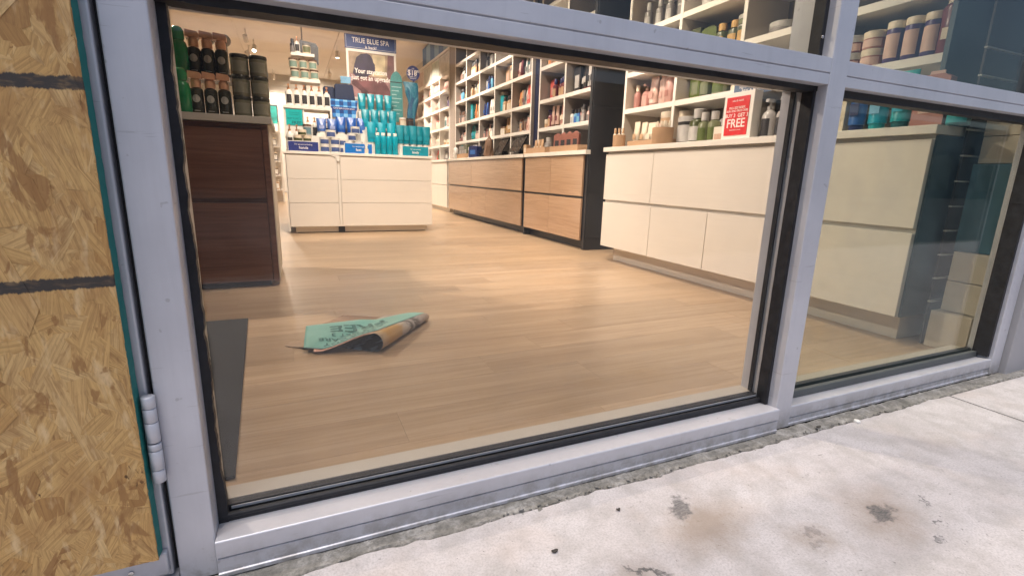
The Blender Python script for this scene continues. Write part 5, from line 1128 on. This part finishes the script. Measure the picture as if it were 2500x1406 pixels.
# tall poster
ps = thing('spa_poster', (0.97,5.72,CT), 'tall framed spa poster with blue header rising behind the turquoise tubes', 'poster')
yP = 5.70
obj('frame', MB().box(0.682, 1.272, yP, yP+0.02, 1.56, 2.128), SHELF, ps, 0.003)
obj('frame_stand', MB().box(0.93, 0.97, yP+0.021, yP+0.05, CT, 1.9), SHELF, ps)
phd = obj('header', MB().box(0.672, 1.278, yP-0.004, yP+0.016, 2.130, 2.285), plain((0.012,0.035,0.17), 0.4), ps, 0.002)
def pr(poly, col, lay, nm='print'): obj(nm, MB().prism(poly, yP-0.001-0.0008*lay, yP-0.0003-0.0008*lay, 1), plain(col, 0.5, 0, 0.25, 9), ps)
u0, u1, v0, v1 = 0.708, 1.246, 1.585, 2.098
def q(pts): return [(u0+(u1-u0)*a, v0+(v1-v0)*b) for a, b in pts]
pr(q([(0,0),(1,0),(1,1),(0,1)]), (0.34,0.25,0.17), 0)
pr(q([(0.48,0.52),(0.80,0.50),(0.80,0.97),(0.52,0.97)]), (0.52,0.43,0.27), 1)
pr(q([(0.83,0.42),(1,0.40),(1,1),(0.86,1)]), (0.17,0.085,0.085), 1)
pr(q([(0,0),(1,0),(1,0.34),(0.8,0.42),(0.5,0.46),(0.2,0.5),(0,0.52)]), (0.36,0.20,0.20), 2)
pr(q([(0.08,0.52),(0.12,0.72),(0.17,0.88),(0.27,0.96),(0.40,0.985),(0.47,0.955),(0.52,0.87),(0.535,0.80),(0.575,0.745),(0.56,0.725),(0.575,0.69),(0.565,0.655),(0.575,0.60),(0.52,0.54),(0.42,0.50),(0.40,0.42),(0.2,0.40)]), (0.032,0.022,0.055), 3)
pr(q([(0.02,0.48),(0.2,0.44),(0.46,0.48),(0.62,0.46),(0.80,0.36),(0.90,0.18),(0.92,0.04),(0.34,0.10),(0.30,0.20),(0.14,0.30)]), (0.17,0.065,0.07), 4)
pr(q([(0.05,0.42),(0.16,0.36),(0.42,0.12),(0.36,0.02),(0.26,0.02),(0.24,0.14),(0.05,0.28)]), (0.10,0.035,0.042), 5)
pr(q([(0.36,0.12),(0.92,0.03),(0.92,0.0),(0.34,0.0)]), (0.45,0.25,0.25), 5)
text('Your staycation\njust got an upgrade', 0.076, LW, ps, (0.965,yP-0.0072,1.845), FY, 0.02, sx=0.79)
text('TRUE BLUE SPA', 0.079, LW, phd, (0.972,yP-0.0052,2.222), FY, 0.006, sx=0.80)
text('is back!', 0.046, LW, phd, (0.972,yP-0.0052,2.156), FY, 0.010)
for (a,b,c,d) in ((0.685,1.265,2.140,2.1425),(0.685,0.6875,2.1427,2.28),(1.2625,1.265,2.1427,2.28)): obj('header_line', MB().box(a,b,yP-0.0055,yP-0.0045,c,d), LW, phd)
tg = thing('teal_arched_card', (1.26,5.66,1.40), 'teal arched bottle-shaped card with pale text lines beside the poster', 'sign')
obj('card', MB().prism([(1.185,1.32),(1.335,1.32),(1.335,1.80),(1.322,1.86),(1.296,1.90),(1.262,1.92),(1.228,1.90),(1.20,1.86),(1.185,1.80)], 5.655, 5.663, 1), plain((0.06,0.24,0.24),0.5), tg)
obj('dark_band', MB().box(1.187,1.333,5.6535,5.6548,1.782,1.794), DARKM, tg)
for k in range(8): obj('print_line', MB().box(1.20,1.32-0.03*(k % 3),5.6535,5.6548,1.73-k*0.045,1.738-k*0.045), plain((0.35,0.5,0.5),0.5), tg)
rp = thing('round_price_sign', (1.46,5.62,1.25), 'round navy price sign on a slim stand right of the poster', 'sign')
rpd = obj('disc', MB().prism([(1.46+0.082*math.cos(a), 1.905+0.088*math.sin(a)) for a in [2*math.pi*i/28 for i in range(28)]], 5.60, 5.608, 1), plain((0.022,0.035,0.15),0.4), rp)
obj('stand', MB().rod((1.47,5.612,1.2455), (1.47,5.612,1.90), 0.008), plain((0.03,0.06,0.16),0.4), rp)
text('$18', 0.085, LW, rpd, (1.448,5.599,1.905), FY, 0.012, sx=0.9); text('00', 0.032, LW, rpd, (1.517,5.599,1.928), FY, 0.01); text('great value\nduo price', 0.020, LW, rpd, (1.46,5.599,1.855), FY); text('any', 0.022, LW, rpd, (1.46,5.599,1.962), FY)
obj('band', MB().box(1.385,1.535,5.599,5.5998,1.953-0.012,1.9435), LW, rp)
bsc = thing('blue_bath_scarf', (1.44,5.57,1.2455), 'crumpled blue and teal scarf hung on the round sign stand', 'scarf')
sc_ = MB(); n = 12
for i in range(14):
    t = i/13; z = 1.79-t*0.53; wd = 0.075*(1-0.55*t)+0.012
    for j in range(n):
        a = 2*math.pi*j/n; s = wd*(1+0.3*noise.noise(Vector((t*4,math.cos(a)*1.5,math.sin(a)*1.5)))); sc_.v.append((1.452-0.05*(1-t)+s*math.cos(a)+0.03*math.sin(t*5), 5.575+s*0.35*math.sin(a), z))
for i in range(13):
    for j in range(n): sc_.f.append((i*n+j, (i+1)*n+j, (i+1)*n+(j+1)%n, i*n+(j+1)%n))
sc_.f += [tuple(range(n)), tuple(13*n+j for j in range(n-1,-1,-1))]
tt = NT('scarf_cloth'); nn = tt.noise(tt.mapping(tt.coord(), (9,9,4)), 1.0, 3, 0.6, 1.2); tt.set(tt.ramp(nn, [(0.35,(0.012,0.07,0.16)),(0.5,(0.02,0.16,0.24)),(0.62,(0.16,0.32,0.42))]), 0.6)
obj('cloth', sc_.mesh('cloth', wloc(bsc), 60), tt.m, bsc)
